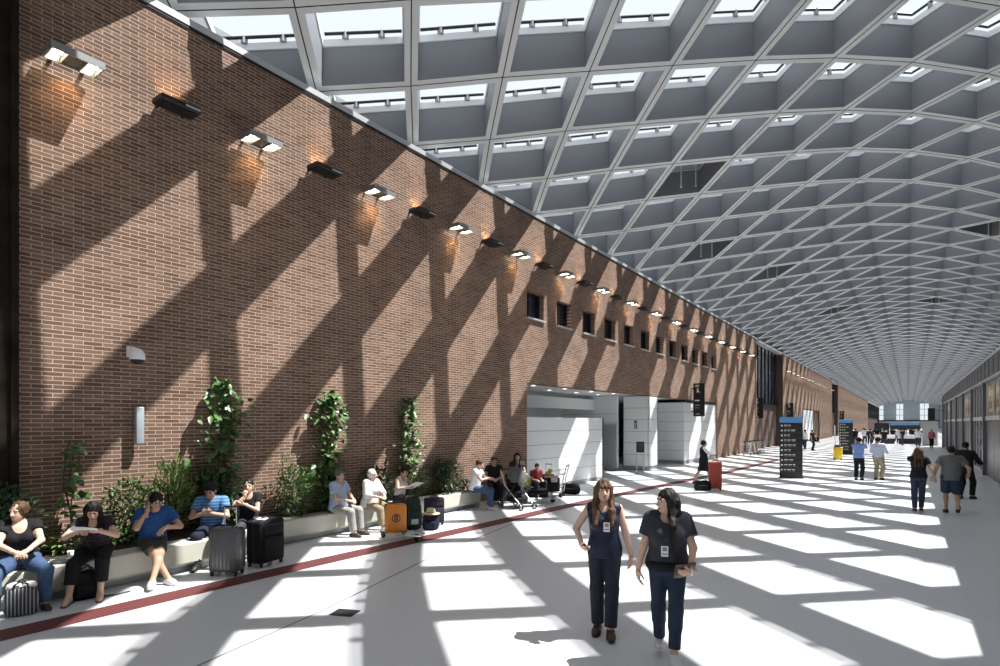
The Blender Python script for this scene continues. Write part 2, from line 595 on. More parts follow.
b.box((10.8, (SHOP_END + A_END) / 2, 1.9), (0.4, A_END - SHOP_END, 3.8), FPALE)
b.box((6.7, SHOP_END, 2.4), (8.2, 0.3, 4.8), FPALE)
struct(b.build('wall_right_high'))
# shopfront bays: pier, glass upper light, panelled doors
POST = mat('warm_poster', (0.42, 0.34, 0.24), 0.6, noise=(1.5, 0.5))
nb = 0
y = A_BACK
while y < SHOP_END - 1:
    b = MB()
    b.box((TF + 0.14, y + 0.18, 2.03), (0.3, 0.36, 4.06), SHOPGREY)
    struct(b.build('pillar_%d' % (nb + 2)))
    solid_bay = nb % 3 == 2 or 25 < y < 33
    o = bpy.data.objects.new('door_%d' % (nb + 1), None)
    COL.objects.link(o)
    o.location = (TF + 0.12, y + 0.36, 0)
    struct(o)
    b = MB()
    nd = 4
    w = (5.64) / nd
    for q in range(nd):
        c0 = 0.02 + w * (q + 0.5)
        if solid_bay:
            b.box((0.02, c0, 1.2), (0.06, w - 0.06, 2.36), SHOPGREY, bev=0.008, seg=1)
            b.box((0.05, c0 - w / 2, 1.2), (0.05, 0.05, 2.4), DARKMETAL)
        else:
            for s in (-1, 1):
                b.box((0.02, c0 + s * (w / 2 - 0.03), 1.2), (0.06, 0.06, 2.4), ALU)
            b.box((0.02, c0, 0.06), (0.06, w - 0.1, 0.12), ALU)
    b.box((0.03, 2.82, 2.5), (0.16, 5.64, 0.18), ALU)
    b.build('door_frame', o)
    if not solid_bay:
        b = MB()
        b.box((0.02, 2.82, 1.25), (0.02, 5.55, 2.35), SHOPGLASS)
        b.build('pane', o)
    b = MB()
    b.box((0.03, 2.82, 3.32), (0.03, 5.55, 1.46), FPALE if solid_bay else SHOPGLASS)
    b.build('transom_panel', o)
    b = MB()
    for q in range(5):
        b.box((0.02, 0.02 + 5.6 * q / 4, 3.32), (0.07, 0.05, 1.46), ALU)
    b.build('mullion', o)
    if solid_bay:
        for q, (cy_, ww) in enumerate(((1.3, 1.5), (3.6, 2.3))):
            t = MB()
            t.box((0, 0, 0), (0.03, ww, 1.1), POST, bev=0.005, seg=1)
            t.box((-0.018, 0, 0.25), (0.006, ww * 0.7, 0.25), mat('poster_cream', (0.6, 0.52, 0.4), 0.6))
            t.box((-0.018, ww * 0.1, -0.25), (0.006, ww * 0.45, 0.3), mat('poster_brown', (0.22, 0.15, 0.09), 0.6))
            p = t.build('poster')
            p.location = (TF + 0.1, y + 0.36 + cy_, 3.3)
            tag(p, '%s warm coloured poster panel above the grey shopfront doors, bay %s' % (('narrow', 'wide')[q], ORD[nb]), 'poster', 'poster panels on the shopfront')
    nb += 1
    y += 6.0
# ------------------------------------------------------------------ floor markings
def floor_strip(name, pts, w, m, z=0.004, th=0.004):
    b = MB()
    pts = [Vector((*p, 0)) for p in pts]
    L, R = [], []
    for i, p in enumerate(pts):
        d = (pts[min(i + 1, len(pts) - 1)] - pts[max(i - 1, 0)]).normalized()
        n = Vector((-d.y, d.x, 0)) * (w / 2)
        L.append(p + n); R.append(p - n)
    vs = [(p.x, p.y, z) for p in L] + [(p.x, p.y, z) for p in R]
    n = len(pts)
    b.add(vs, [(i, n + i, n + i + 1, i + 1) for i in range(n - 1)], m)
    return b.build(name)
def tactile_mat():
    m = mat('red_tactile', (0.14, 0.034, 0.034), 0.6)
    nt = m.node_tree
    b = nt.nodes['Principled BSDF']
    tc = nt.nodes.new('ShaderNodeTexCoord')
    br = nt.nodes.new('ShaderNodeTexBrick')
    br.offset = 0.0
    br.inputs['Scale'].default_value = 1
    br.inputs['Brick Width'].default_value = 0.05
    br.inputs['Row Height'].default_value = 0.05
    br.inputs['Mortar Size'].default_value = 0.008
    br.inputs['Color1'].default_value = (0.145, 0.034, 0.034, 1)
    br.inputs['Color2'].default_value = (0.125, 0.03, 0.03, 1)
    br.inputs['Mortar'].default_value = (0.08, 0.02, 0.02, 1)
    nt.links.new(tc.outputs['Object'], br.inputs['Vector'])
    nt.links.new(br.outputs['Color'], b.inputs['Base Color'])
    bp = nt.nodes.new('ShaderNodeBump')
    bp.inputs['Strength'].default_value = 0.5
    bp.inputs['Distance'].default_value = 0.005
    bp.invert = True
    nt.links.new(br.outputs['Fac'], bp.inputs['Height'])
    nt.links.new(bp.outputs['Normal'], b.inputs['Normal'])
    return m
band = [(-8.02, A_BACK + 6.0), (-8.0, 2.0), (-7.97, 5.0), (-7.9, 7.5), (-7.76, 10.4), (-7.72, 13.1), (-7.6, 16.7), (-7.25, 22.6), (-6.9, 28.0), (-6.6, 40.0)]
struct(floor_strip('floor_tactile_band', band, 0.42, tactile_mat()))
struct(floor_strip('floor_joint', [(-4.9, 0.0), (-5.49, 2.81), (-5.84, 4.44), (-6.77, 7.71), (-7.11, 9.56), (-7.5, 11.6)], 0.022, mat('joint_grey', (0.10, 0.10, 0.11), 0.8), 0.003))
b = MB()
b.box((0, 0, 0.004), (0.30, 0.24, 0.008), mat('drain_grey', (0.05, 0.05, 0.055), 0.5, 0.5), bev=0.003, seg=1)
for i in range(6):
    b.box((-0.115 + 0.046 * i, 0, 0.0088), (0.02, 0.2, 0.002), BLACK)
o = b.build('floor_hatch')
o.location = (-5.56, 4.59, 0)
o.rotation_euler = (0, 0, 0.35)
tag(o, 'small dark metal floor hatch set in the pale floor', 'floor hatch')

# ------------------------------------------------------------------ planter bench and its plants
CREAM = mat('cream_concrete', (0.52, 0.505, 0.43), 0.6, noise=(1.2, 0.08))
SOIL = mat('soil', (0.035, 0.026, 0.018), 0.95, noise=(9, 0.5))
FRONT = [(-8.92, 0.6), (-8.94, 2.65), (-8.945, 2.82), (-8.95, 3.4), (-9.02, 4.75), (-9.5, 6.3), (-9.58, 8.2), (-9.52, 12.5)]
BZ = 0.46
bench = thing('planter_bench', 'long cream concrete bench edging the planting bed along the brick wall', 'bench', (-9.4, 6.5, 0))
def sweep(prof, path, m, name, parent, org):
    """sweep a section (offset back from the front line, z) along the front line"""
    b = MB()
    vs = []
    pts = [Vector((*p, 0)) for p in path]
    for i, p in enumerate(pts):
        d = (pts[min(i + 1, len(pts) - 1)] - pts[max(i - 1, 0)]).normalized()
        nb = Vector((-d.y, d.x, 0))
        for (o_, z) in prof:
            q = p + nb * o_
            vs.append((q.x - org[0], q.y - org[1], z - org[2]))
    n, k = len(prof), len(pts)
    fs = [(i * n + j, i * n + (j + 1) % n, (i + 1) * n + (j + 1) % n, (i + 1) * n + j) for i in range(k - 1) for j in range(n)]
    fs += [tuple(range(n)), tuple(reversed(range((k - 1) * n, k * n)))]
    b.add(vs, fs, m)
    o = b.build(name, parent)
    bmx = bmesh.new(); bmx.from_mesh(o.data); bmesh.ops.recalc_face_normals(bmx, faces=bmx.faces); bmx.to_mesh(o.data); bmx.free()
    return o
ORG = (-9.4, 6.5, 0)
sweep([(0.10, 0.10), (0.0, 0.16), (0.0, BZ - 0.02), (0.02, BZ), (0.38, BZ), (0.38, 0.10)], FRONT, CREAM, 'seat', bench, ORG)
sweep([(0.14, 0.0), (0.14, 0.10), (0.36, 0.10), (0.36, 0.0)], FRONT, GREYPANEL, 'plinth', bench, ORG)
b = MB()
pts = [(x - 0.36 - ORG[0], y - ORG[1]) for x, y in FRONT]
n = len(pts)
vs = [(x, y, 0.43) for x, y in pts] + [(TW + (0.02 if y + ORG[1] > 2.8 else 0.18) - ORG[0], y, 0.45) for x, y in pts]
b.add(vs, [(i, i + 1, n + i + 1, n + i) for i in range(n - 1)], SOIL)
b.build('soil', bench)
b = MB()
b.box((-9.87 - ORG[0], 12.44 - ORG[1], 0.225), (0.62, 0.12, 0.45), CREAM)
b.build('end_wall', bench)

def leaf_mat(name, c1, c2):
    m = mat(name, c1, 0.4, 0, 0.5)
    nt = m.node_tree
    b = nt.nodes['Principled BSDF']
    oi = nt.nodes.new('ShaderNodeTexCoord')
    nz = nt.nodes.new('ShaderNodeTexNoise')
    nz.inputs['Scale'].default_value = 6
    r = nt.nodes.new('ShaderNodeValToRGB')
    r.color_ramp.elements[0].position, r.color_ramp.elements[1].position = 0.35, 0.65
    r.color_ramp.elements[0].color, r.color_ramp.elements[1].color = (*c1, 1), (*c2, 1)
    nt.links.new(oi.outputs['Object'], nz.inputs['Vector'])
    nt.links.new(nz.outputs['Fac'], r.inputs['Fac'])
    nt.links.new(r.outputs['Color'], b.inputs['Base Color'])
    b.inputs['Subsurface Weight'].default_value = 0.0
    return m
LEAF = leaf_mat('leaf_green', (0.035, 0.085, 0.022), (0.10, 0.19, 0.05))
LEAFD = leaf_mat('leaf_dark', (0.018, 0.045, 0.016), (0.045, 0.085, 0.03))
LEAFL = leaf_mat('leaf_light', (0.10, 0.19, 0.04), (0.20, 0.30, 0.08))
BARK = mat('stem_brown', (0.07, 0.05, 0.035), 0.9)
rnd = random.Random(7)
def leaf(b, p, d, up, L, W, m):
    d = d.normalized()
    s = d.cross(up)
    if s.length < 1e-3: s = d.cross(Vector((1, 0, 0)))
    s.normalize()
    n = s.cross(d)
    mid, tip = p + d * L * 0.5 - n * L * 0.03, p + d * L - n * L * 0.18
    a1, a2 = p + d * L * 0.35 + s * W * 0.5 + n * W * 0.12, p + d * L * 0.35 - s * W * 0.5 + n * W * 0.12
    b1, b2 = p + d * L * 0.7 + s * W * 0.38 + n * W * 0.04, p + d * L * 0.7 - s * W * 0.38 + n * W * 0.04
    b.add([p, mid, tip, a1, b1, a2, b2], [(0, 1, 4, 3), (1, 2, 4), (0, 5, 6, 1), (1, 6, 2)], m, True)
def shrub(label, x, y, z0, z1, rx, ry, n, L, m, spiky=0.0, stems=5):
    r = thing('shrub', label, 'shrub', (x, y, z0))
    h = z1 - z0
    b, st = MB(), MB()
    for i in range(stems):
        a = rnd.uniform(0, 6.28)
        e = Vector((math.cos(a) * rx * 0.55, math.sin(a) * ry * 0.55, h * rnd.uniform(0.6, 0.9)))
        st.tube([(0, 0, -0.02), e * 0.4 + Vector((0, 0, h * 0.1)), e], 0.012, BARK, 5, radii=[0.014, 0.01, 0.005])
    for i in range(int(n * 1.7)):
        u = Vector((rnd.gauss(0, 1), rnd.gauss(0, 1), rnd.gauss(0, 1))).normalized() * (rnd.random() ** 0.4)
        p = Vector((u.x * rx, u.y * ry, h * 0.52 + u.z * h * 0.5))
        if x + p.x < TW + 0.10: p.x = TW + 0.10 - x + rnd.random() * 0.12
        d = (u + Vector((rnd.uniform(-.6, .6), rnd.uniform(-.6, .6), rnd.uniform(-.2, .7) + spiky)))
        if x + p.x < TW + 0.26: d.x = abs(d.x)
        leaf(b, p, d, Vector((rnd.uniform(-.5, .5), rnd.uniform(-.5, .5), 1)), L * rnd.uniform(0.7, 1.25), L * rnd.uniform(0.45, 0.6) * (0.35 if spiky else 1), m)
    b.build('foliage', r); st.build('stem', r)
    return r
def vine(label, y, z1, wtop, wbot, n, L, m, dense_from=0.5, drift=0.0):
    x = TW + 0.16
    r = thing('climbing_vine', label, 'climbing plant', (x, y, 0.44))
    b, st = MB(), MB()
    H_ = z1 - 0.44
    for k in range(3):
        pts = [(rnd.uniform(-.04, .04), (k - 1) * wbot * 0.3 + drift * t + 0.05 * math.sin(t * 7 + k), H_ * t) for t in [i / 9 for i in range(10)]]
        pts[0] = (0, (k - 1) * 0.05, -0.02)
        st.tube(pts, 0.009, BARK, 5)
    for i in range(int(n * 1.5)):
        t = rnd.random() ** 0.75
        wv = (wbot + (wtop - wbot) * min(1, t / dense_from)) * (1.0 if t < 0.85 else (1.0 - t) / 0.15 * 0.8 + 0.2)
        p = Vector((rnd.uniform(-0.1, 0.2), drift * t + rnd.gauss(0, wv * 0.30), H_ * t))
        d = Vector((rnd.uniform(0.1, 1.0), rnd.uniform(-1, 1), rnd.uniform(-0.9, 0.35)))
        leaf(b, p, d, Vector((rnd.uniform(.2, .9), rnd.uniform(-.4, .4), 0.8)), L * rnd.uniform(0.65, 1.3), L * rnd.uniform(0.5, 0.75), m)
    b.build('foliage', r); st.build('stem', r)
    return r
vine('tall leafy climbing vine on the brick wall above the man in the striped blue polo', 5.52, 3.05, 0.62, 0.42, 210, 0.17, LEAF, 0.75)
vine('climbing vine with big pale leaves on brick, behind the man in the light blue shirt', 7.82, 2.95, 0.68, 0.32, 210, 0.18, LEAF, 0.8)
vine('narrow dark climbing vine on brick, nearest the recess of pale panels', 10.2, 2.92, 0.5, 0.42, 220, 0.15, LEAF, 0.9)
vine('sparse young vine on shaded brick between the two seated women in black', 3.25, 2.05, 0.26, 0.16, 34, 0.16, LEAF, 0.9)
shrub('dark shrub in the shaded corner at the near end of the brick wall', -9.62, 2.35, 0.42, 1.45, 0.42, 0.45, 420, 0.085, LEAFD)
shrub('bushy shrub with small pale leaves behind the woman reading a paper', -9.93, 4.0, 0.42, 1.42, 0.40, 0.46, 620, 0.07, LEAF)
shrub('spiky upright plant with narrow leaves behind the man in the plain blue shirt', -9.93, 4.62, 0.42, 1.68, 0.26, 0.30, 240, 0.16, LEAFL, 0.9)
shrub('dark dense shrub at the foot of the tallest vine', -9.93, 5.35, 0.42, 1.5, 0.38, 0.5, 480, 0.09, LEAFD)
shrub('rounded shrub on the bed beside the black soft suitcase', -9.93, 6.95, 0.42, 1.45, 0.40, 0.46, 620, 0.07, LEAF)
shrub('tall thin sprig of yellow green leaves above the rounded shrub', -9.93, 6.75, 0.42, 1.78, 0.12, 0.14, 70, 0.10, LEAFL, 0.4, 2)
shrub('shrub with glossy leaves at the foot of the big leaved vine', -9.93, 7.8, 0.42, 1.25, 0.38, 0.42, 420, 0.08, LEAF)
shrub('dark shrub in the gap behind the white haired woman', -9.93, 9.1, 0.42, 1.28, 0.38, 0.55, 460, 0.085, LEAFD)
shrub('shrub beside the narrow vine, behind the woman with a newspaper', -9.93, 10.3, 0.42, 1.2, 0.36, 0.45, 380, 0.08, LEAF)
shrub('big rounded dark green shrub near the far end of the bench', -9.93, 11.5, 0.42, 1.32, 0.45, 0.62, 700, 0.08, LEAFD)
shrub('low bright green ground plant on the bed between the two women in black', -9.93, 3.35, 0.42, 0.72, 0.36, 0.62, 300, 0.08, LEAFL)
shrub('low tuft of leaves at the very end of the planting bed', -9.93, 12.2, 0.42, 0.75, 0.30, 0.28, 180, 0.07, LEAF)

# ------------------------------------------------------------------ wall floodlights
BULB = mat('warm_bulb', (1, 0.9, 0.75), 0.4, emit=(1.0, 0.86, 0.62), estr=20)
LAMPALU = mat('lamp_metal', (0.33, 0.335, 0.34), 0.4, 0.6)
LAMPGL = mat('lamp_glass', (0.10, 0.09, 0.07), 0.15)
def lit_lamp():
    r = thing('wall_floodlight', '', 'wall light')
    b = MB()
    for s in (-1, 1):
        b.box((0.36, s * 0.40, 0.02), (0.46, 0.03, 0.11), LAMPALU)
        b.box((0.36, s * 0.145, 0.02), (0.46, 0.02, 0.11), LAMPALU)
    b.box((0.145, 0, 0.02), (0.03, 0.83, 0.11), LAMPALU)
    b.box((0.575, 0, 0.02), (0.03, 0.83, 0.11), LAMPALU)
    b.box((0.36, 0, 0.07), (0.46, 0.83, 0.02), LAMPALU)
    b.build('housing', r)
    for s in (-1, 1):
        b = MB(); b.box((0.07, s * 0.25, 0.03), (0.16, 0.05, 0.05), LAMPALU); b.build('bracket', r)
    b = MB(); b.box((0.36, 0, 0.0), (0.40, 0.27, 0.02), LAMPGL); b.build('glass', r)
    for s in (-1, 1):
        for x in (0.26, 0.47):
            b = MB(); b.box((x, s * 0.272, -0.005), (0.095, 0.13, 0.05), BULB, bev=0.02); b.build('bulb', r)
    return r
def dark_lamp():
    r = thing('wall_uplight', '', 'wall light')
    b = MB()
    b.box((0.33, 0, 0), (0.42, 0.80, 0.10), BLACK, bev=0.012, seg=1)
    b.box((0.33, 0, -0.056), (0.3, 0.62, 0.012), DARKMETAL)
    b.build('housing', r)
    for s in (-1, 1):
        b = MB(); b.box((0.06, s * 0.25, 0), (0.14, 0.05, 0.05), DARKMETAL); b.build('bracket', r)
    b = MB(); b.box((0.55, 0.22, 0.0), (0.008, 0.3, 0.03), ALU); b.build('name_strip', r)
    return r
def spot(parent, loc, rot, energy, angle):
    l = bpy.data.lights.new('lamp_glow', 'SPOT')
    l.energy = energy; l.color = (1.0, 0.62, 0.30); l.spot_size = angle; l.spot_blend = 0.6; l.shadow_soft_size = 0.08
    o = bpy.data.objects.new('lamp_glow', l); COL.objects.link(o); o.parent = parent; o.location = loc; o.rotation_euler = rot
pl, pd = lit_lamp(), dark_lamp()
pl.scale = pd.scale = (0.82, 0.80, 0.9)
LZ = 7.57
for i in range(16):
    y = 3.24 + 2.97 * i
    if y > 50: break
    for (pr, dy, kind) in ((pl, 0, 'lit'), (pd, 1.46, 'unlit')):
        if y + dy > 50.6: continue
        lab = ('bright four bulb floodlight on the brick wall, %s lit one from the near end' if kind == 'lit' else 'black box uplight on the brick wall, %s dark one from the near end') % ORD[i]
        g = 'lit floodlights along the brick wall' if kind == 'lit' else 'black uplights along the brick wall'
        o = pr if i == 0 else dup(pr, (0, 0, 0))
        o.location = (TW, y + dy, LZ); o['label'] = lab; o['group'] = g
        if i < 9:
            if kind == 'lit': spot(o, (0.36, 0, -0.06), (0, 0.45, 0), 24, 1.6)
            else: spot(o, (0.30, 0, 0.09), (0, math.pi - 0.75, 0), 20, 1.5)
for i in range(15):
    for (pr, dy, kind) in ((pl, 0, 'lit'), (pd, 1.53, 'unlit')):
        o = dup(pr, (TW, 65.0 + 2.97 * i + dy, LZ))
        o['label'] = ('far floodlight along the second stretch of brick wall, %s lit one past the dark gap' if kind == 'lit' else 'far dark uplight along the second stretch of brick wall, %s past the gap') % ORD[i]
        o['group'] = 'wall lights on the second brick stretch'

# camera and sensor bar on the brick
r = thing('security_camera', 'white dome security camera on a wall arm on sunlit brick', 'security camera', (TW, 4.1, 3.38))
b = MB(); b.box((0.02, 0, 0.06), (0.04, 0.12, 0.18), WHITEF, bev=0.01); b.tube([(0.02, 0, 0.08), (0.14, 0, 0.1), (0.24, 0, 0.08)], 0.03, WHITEF); b.build('wall_arm', r)
b = MB(); b.lathe([(0.0, 0.10), (0.06, 0.09), (0.105, 0.03), (0.115, -0.04), (0.11, -0.08)], WHITEF, (0.25, 0, -0.0), 20); b.build('housing', r)
b = MB(); b.lathe([(0.10, -0.08), (0.085, -0.12), (0.05, -0.145), (0, -0.15)], BLACK, (0.25, 0, 0), 20); b.build('dome', r)
r = thing('loudspeaker', 'slim grey vertical column loudspeaker on brick below the dome camera', 'loudspeaker', (TW, 4.18, 2.26))
b = MB(); b.box((0.13, 0, 0), (0.09, 0.12, 0.60), mat('speaker_grey', (0.42, 0.46, 0.49), 0.4, 0.3), bev=0.015); b.build('body', r)
b = MB(); b.box((0.04, 0, 0.05), (0.1, 0.05, 0.1), ALU); b.build('bracket', r)

# ------------------------------------------------------------------ signs
SIGNBL = mat('sign_black', (0.010, 0.011, 0.013), 0.35)
SIGNBLUE = mat('sign_blue', (0.10, 0.30, 0.62), 0.4)
SIGNW = mat('sign_white', (0.75, 0.76, 0.77), 0.5)
SIGNY = mat('sign_olive', (0.33, 0.31, 0.13), 0.5)
SIGNYB = mat('sign_yellow', (0.70, 0.60, 0.20), 0.5)
def blade_sign(label, x, y, z0, z1, W, big=True):
    r = thing('wall_sign', label, 'sign', (x, y, (z0 + z1) / 2), 0, 'black blade signs along the brick wall')
    H_ = z1 - z0
    b = MB(); b.box((W / 2 + 0.12, 0, 0), (W, 0.12, H_), SIGNBL, bev=0.01, seg=1); b.build('panel', r)
    for s in (-1, 1):
        b = MB(); b.box((0.05, 0, s * H_ * 0.35), (0.16, 0.05, 0.05), DARKMETAL); b.build('bracket', r)
    b = MB()
    f = -0.063
    cx = W / 2 + 0.12
    # pictogram: a person with a bag below a small yellow square, an arrow and short lines of text
    b.box((cx - W * 0.15, f, H_ * 0.42), (W * 0.34, 0.006, H_ * 0.06), SIGNYB)
    b.lathe([(0, 0), (W * 0.07, 0)], SIGNW, (cx - W * 0.1, f, H_ * 0.335), 12, 'Y')
    b.box((cx - W * 0.1, f, H_ * 0.27), (W * 0.16, 0.006, H_ * 0.075), SIGNW)
    b.box((cx - W * 0.05, f, H_ * 0.235), (W * 0.34, 0.006, H_ * 0.02), SIGNW)
    b.box((cx - W * 0.16, f, -H_ * 0.02), (W * 0.42, 0.006, H_ * 0.035), SIGNW)
    b.box((cx - W * 0.12, f, -H_ * 0.16), (W * 0.4, 0.006, H_ * 0.012), SIGNW)
    b.box((cx - W * 0.16, f, -H_ * 0.24), (W * 0.32, 0.006, H_ * 0.012), SIGNY)
    b.box((cx - W * 0.1, f, -H_ * 0.43), (W * 0.4, 0.006, H_ * 0.016), SIGNW)
    b.build('lettering', r)
    return r
blade_sign('black hanging sign with white pictogram in front of the pale panels', TW, 33.5, 2.68, 4.58, 0.62)
blade_sign('black hanging sign on the dark gap after the first brick stretch', TW - 0.6, 52.0, 2.7, 4.45, 0.8)
blade_sign('black hanging sign at the start of the second brick stretch', TW, 64.4, 2.73, 4.33, 0.66)
blade_sign('small black hanging sign at the start of the third brick stretch', TW, 120.4, 2.7, 4.5, 0.7)
def totem(label, x, y, rz, W=0.86, H_=2.55):
    r = thing('directory_totem', label, 'sign totem', (x, y, 0), rz, 'directory totems standing in the hall')
    b = MB(); b.box((0, 0, H_ / 2 - 0.11), (W, 0.22, H_ - 0.24), SIGNBL, bev=0.012, seg=1); b.build('panel', r)
    b = MB(); b.box((0, 0, H_ - 0.125), (W, 0.225, 0.25), SIGNBLUE, bev=0.012, seg=1); b.build('header', r)
    b = MB(); b.box((0, 0, 0.012), (W + 0.06, 0.30, 0.024), DARKMETAL, bev=0.006, seg=1); b.build('base', r)
    b = MB()
    q = random.Random(3)
    for row in range(10):
        z = H_ - 0.36 - row * 0.205
        for fy in (-0.113, 0.113):
            s = -1 if fy < 0 else 1
            X = lambda v: v * s
            b.box((X(W * 0.40), fy, z), (0.065, 0.006, 0.065), SIGNW)
            xx = -W * 0.30
            for wd in range(q.randint(2, 4)):
                L_ = q.uniform(0.07, 0.16)
                if xx + L_ > W * 0.25: break
                b.box((X(-(xx + L_ / 2)), fy, z + 0.018), (L_, 0.006, 0.028), SIGNW)
                b.box((X(-(xx + L_ / 2)), fy, z - 0.036), (L_ * 0.9, 0.006, 0.020), SIGNY)
                xx += L_ + 0.035
            b.box((0, fy, z - 0.10), (W * 0.9, 0.004, 0.006), mat('sign_line', (0.12, 0.12, 0.12), 0.5))
    b.build('lettering', r)
    return r
totem('tall black directory totem with a blue top, nearer of the two in the hall', -3.99, 26.65, 0.16)
totem('distant black directory totem with a blue top, beyond the yellow bucket', -3.75, 49.6, 0.08)
b = MB()
o = thing('hanging_sign', 'dark sign on an arm at the far end of the shopfronts', 'sign', (1.8, 67.7, 3.1))
b.box((0, 0, 0), (0.55, 0.12, 1.2), SIGNBL, bev=0.01, seg=1); b.build('panel', o)
b = MB(); b.tube([(0.25, 0, 0.35), (1.0, 0, 0.35)], 0.02, DARKMETAL); b.build('wall_arm', o)
o = thing('kiosk', 'pale beige kiosk wall far down the hall beyond the shopfronts', 'kiosk', (1.85, 74.0, 0))
b = MB(); b.box((0, 0, 1.2), (1.2, 1.6, 2.4), mat('kiosk_beige', (0.36, 0.36, 0.33), 0.6), bev=0.02, seg=1); b.build('body', o)
b = MB(); b.box((-0.61, 0, 1.1), (0.05, 1.2, 2.1), GREYPANEL); b.build('door', o)
b = MB(); b.box((0, 0, 2.46), (1.3, 1.7, 0.12), GREYPANEL); b.build('roof', o)

# notice stand by the column
r = thing('notice_stand', 'black notice board on two steel legs before the white column', 'notice stand', (-10.0, 25.2, 0), 0.25)
b = MB(); b.box((0, 0, 1.2), (0.36, 0.05, 0.5), SIGNBL, bev=0.01, seg=1); b.build('board', r)
b = MB(); b.box((0, -0.028, 1.22), (0.26, 0.006, 0.34), mat('notice_dark', (0.03, 0.03, 0.035), 0.4)); b.build('notice', r)
for s in (-1, 1):
    b = MB(); b.tube([(s * 0.16, 0, 0.0), (s * 0.16, 0, 0.96)], 0.022, STEEL); b.box((s * 0.16, 0, 0.012), (0.05, 0.34, 0.024), STEEL); b.build('leg', r)
# small white graphic on the column face
b = MB()
b.box((0, 0, 0.22), (0.14, 0.01, 0.14), DARKMETAL); b.box((0, 0, 0.0), (0.14, 0.01, 0.2), DARKMETAL); b.box((0.0, -0.006, 0.0), (0.05, 0.01, 0.14), WHITEPANEL); b.box((0.02, -0.006, 0.22), (0.07, 0.01, 0.03), WHITEPANEL)
o = b.build('wall_plaque'); o.location = (TW - 0.62, 26.665, 2.13)
tag(o, 'small dark symbol plate on the shaded face of the white column', 'sign')

# hanging rods under the vault
def rods(label, k, m):
    c = (node(k - 1, m) + node(k + 1, m)) / 2
    r = thing('hanging_rod', label, 'hanging rod', c, 0, 'pairs of white rods hanging from the vault')
    for s in (-1, 1):
        b = MB(); b.tube([(s * 0.22, s * 0.1, 1.0), (s * 0.22, s * 0.1, -0.22)], 0.022, WHITEF, 6); b.lathe([(0.0, -0.25), (0.04, -0.24), (0.04, -0.2), (0.0, -0.2)], WHITEF, (s * 0.22, s * 0.1, 0)); b.build('rod', r)
for i, (k, m, lab) in enumerate(((2, 7, 'pair of white rods hanging from a closed coffer, nearest the brick wall lamps'), (1, 12, 'pair of white rods hanging in a closed coffer just over the brick wall top'),
                 (2, 17, 'pair of white rods in a coffer above the dark hanging sign'), (3, 28, 'faint pair of white rods hanging far down the vault'),
                 (7, 30, 'faint pair of white rods far down, over the middle of the hall'), (8, 17, 'pair of white rods hanging over the shopfront side of the vault'))):
    rods(lab, k, m)
# ------------------------------------------------------------------ people: implicit bodies meshed as one continuous surface
def V3(*a): return np.array(a, dtype=float)
def rotx(a): c, s = math.cos(a), math.sin(a); return np.array([[1, 0, 0], [0, c, -s], [0, s, c]])
def roty(a): c, s = math.cos(a), math.sin(a); return np.array([[c, 0, s], [0, 1, 0], [-s, 0, c]])
def rotz(a): c, s = math.cos(a), math.sin(a); return np.array([[c, -s, 0], [s, c, 0], [0, 0, 1]])
def nrm(v): return v / (np.linalg.norm(v) + 1e-12)

class P:
    """one implicit primitive: 'c' tapered capsule a-b, 'e' ellipsoid; clips are (point, normal) half-spaces that are cut away"""
    def __init__(s, kind, a, b=None, r=0.05, r2=None, S=None, R=None, k=0.03, clips=(), sub=False, t=0):
        s.kind, s.a, s.b = kind, np.asarray(a, float), None if b is None else np.asarray(b, float)
        s.r, s.r2 = r, (r if r2 is None else r2)
        s.S = None if S is None else np.asarray(S, float)
        s.R = R
        s.k, s.clips, s.sub, s.t = k, clips, sub, t
    def bounds(s, m):
        if s.kind == 'c':
            rr = max(s.r, s.r2) + m
            return np.minimum(s.a, s.b) - rr, np.maximum(s.a, s.b) + rr
        rr = (s.S.max() if s.R is not None else s.S) + m
        return s.a - rr, s.a + rr
    def d(s, X):
        if s.kind == 'c':
            ba = s.b - s.a
            pa = X - s.a
            t = np.clip((pa @ ba) / (ba @ ba + 1e-12), 0, 1)
            q = pa - t[..., None] * ba
            if s.S is not None:            # flattened along one axis n: S = (nx,ny,nz,factor)
                n, f = s.S[:3], s.S[3]
                q = q + (q @ n)[..., None] * n * (1 / f - 1)
            v = np.sqrt((q * q).sum(-1)) - (s.r + (s.r2 - s.r) * t)
        else:
            q = X - s.a
            if s.R is not None:
                q = q @ s.R
            k0 = np.sqrt(((q / s.S) ** 2).sum(-1))
            k1 = np.sqrt(((q / s.S ** 2) ** 2).sum(-1)) + 1e-9
            v = k0 * (k0 - 1) / k1
        for (c, n) in s.clips:
            v = np.maximum(v, (X - c) @ n)
        return v
    def grow(s, g, **kw):
        o = P(s.kind, s.a, s.b, s.r + g, s.r2 + g, s.S if (s.kind == 'c' or s.S is None) else s.S + g, s.R, s.k, s.clips, s.sub, s.t)
        for a, b in kw.items(): setattr(o, a, b)
        return o

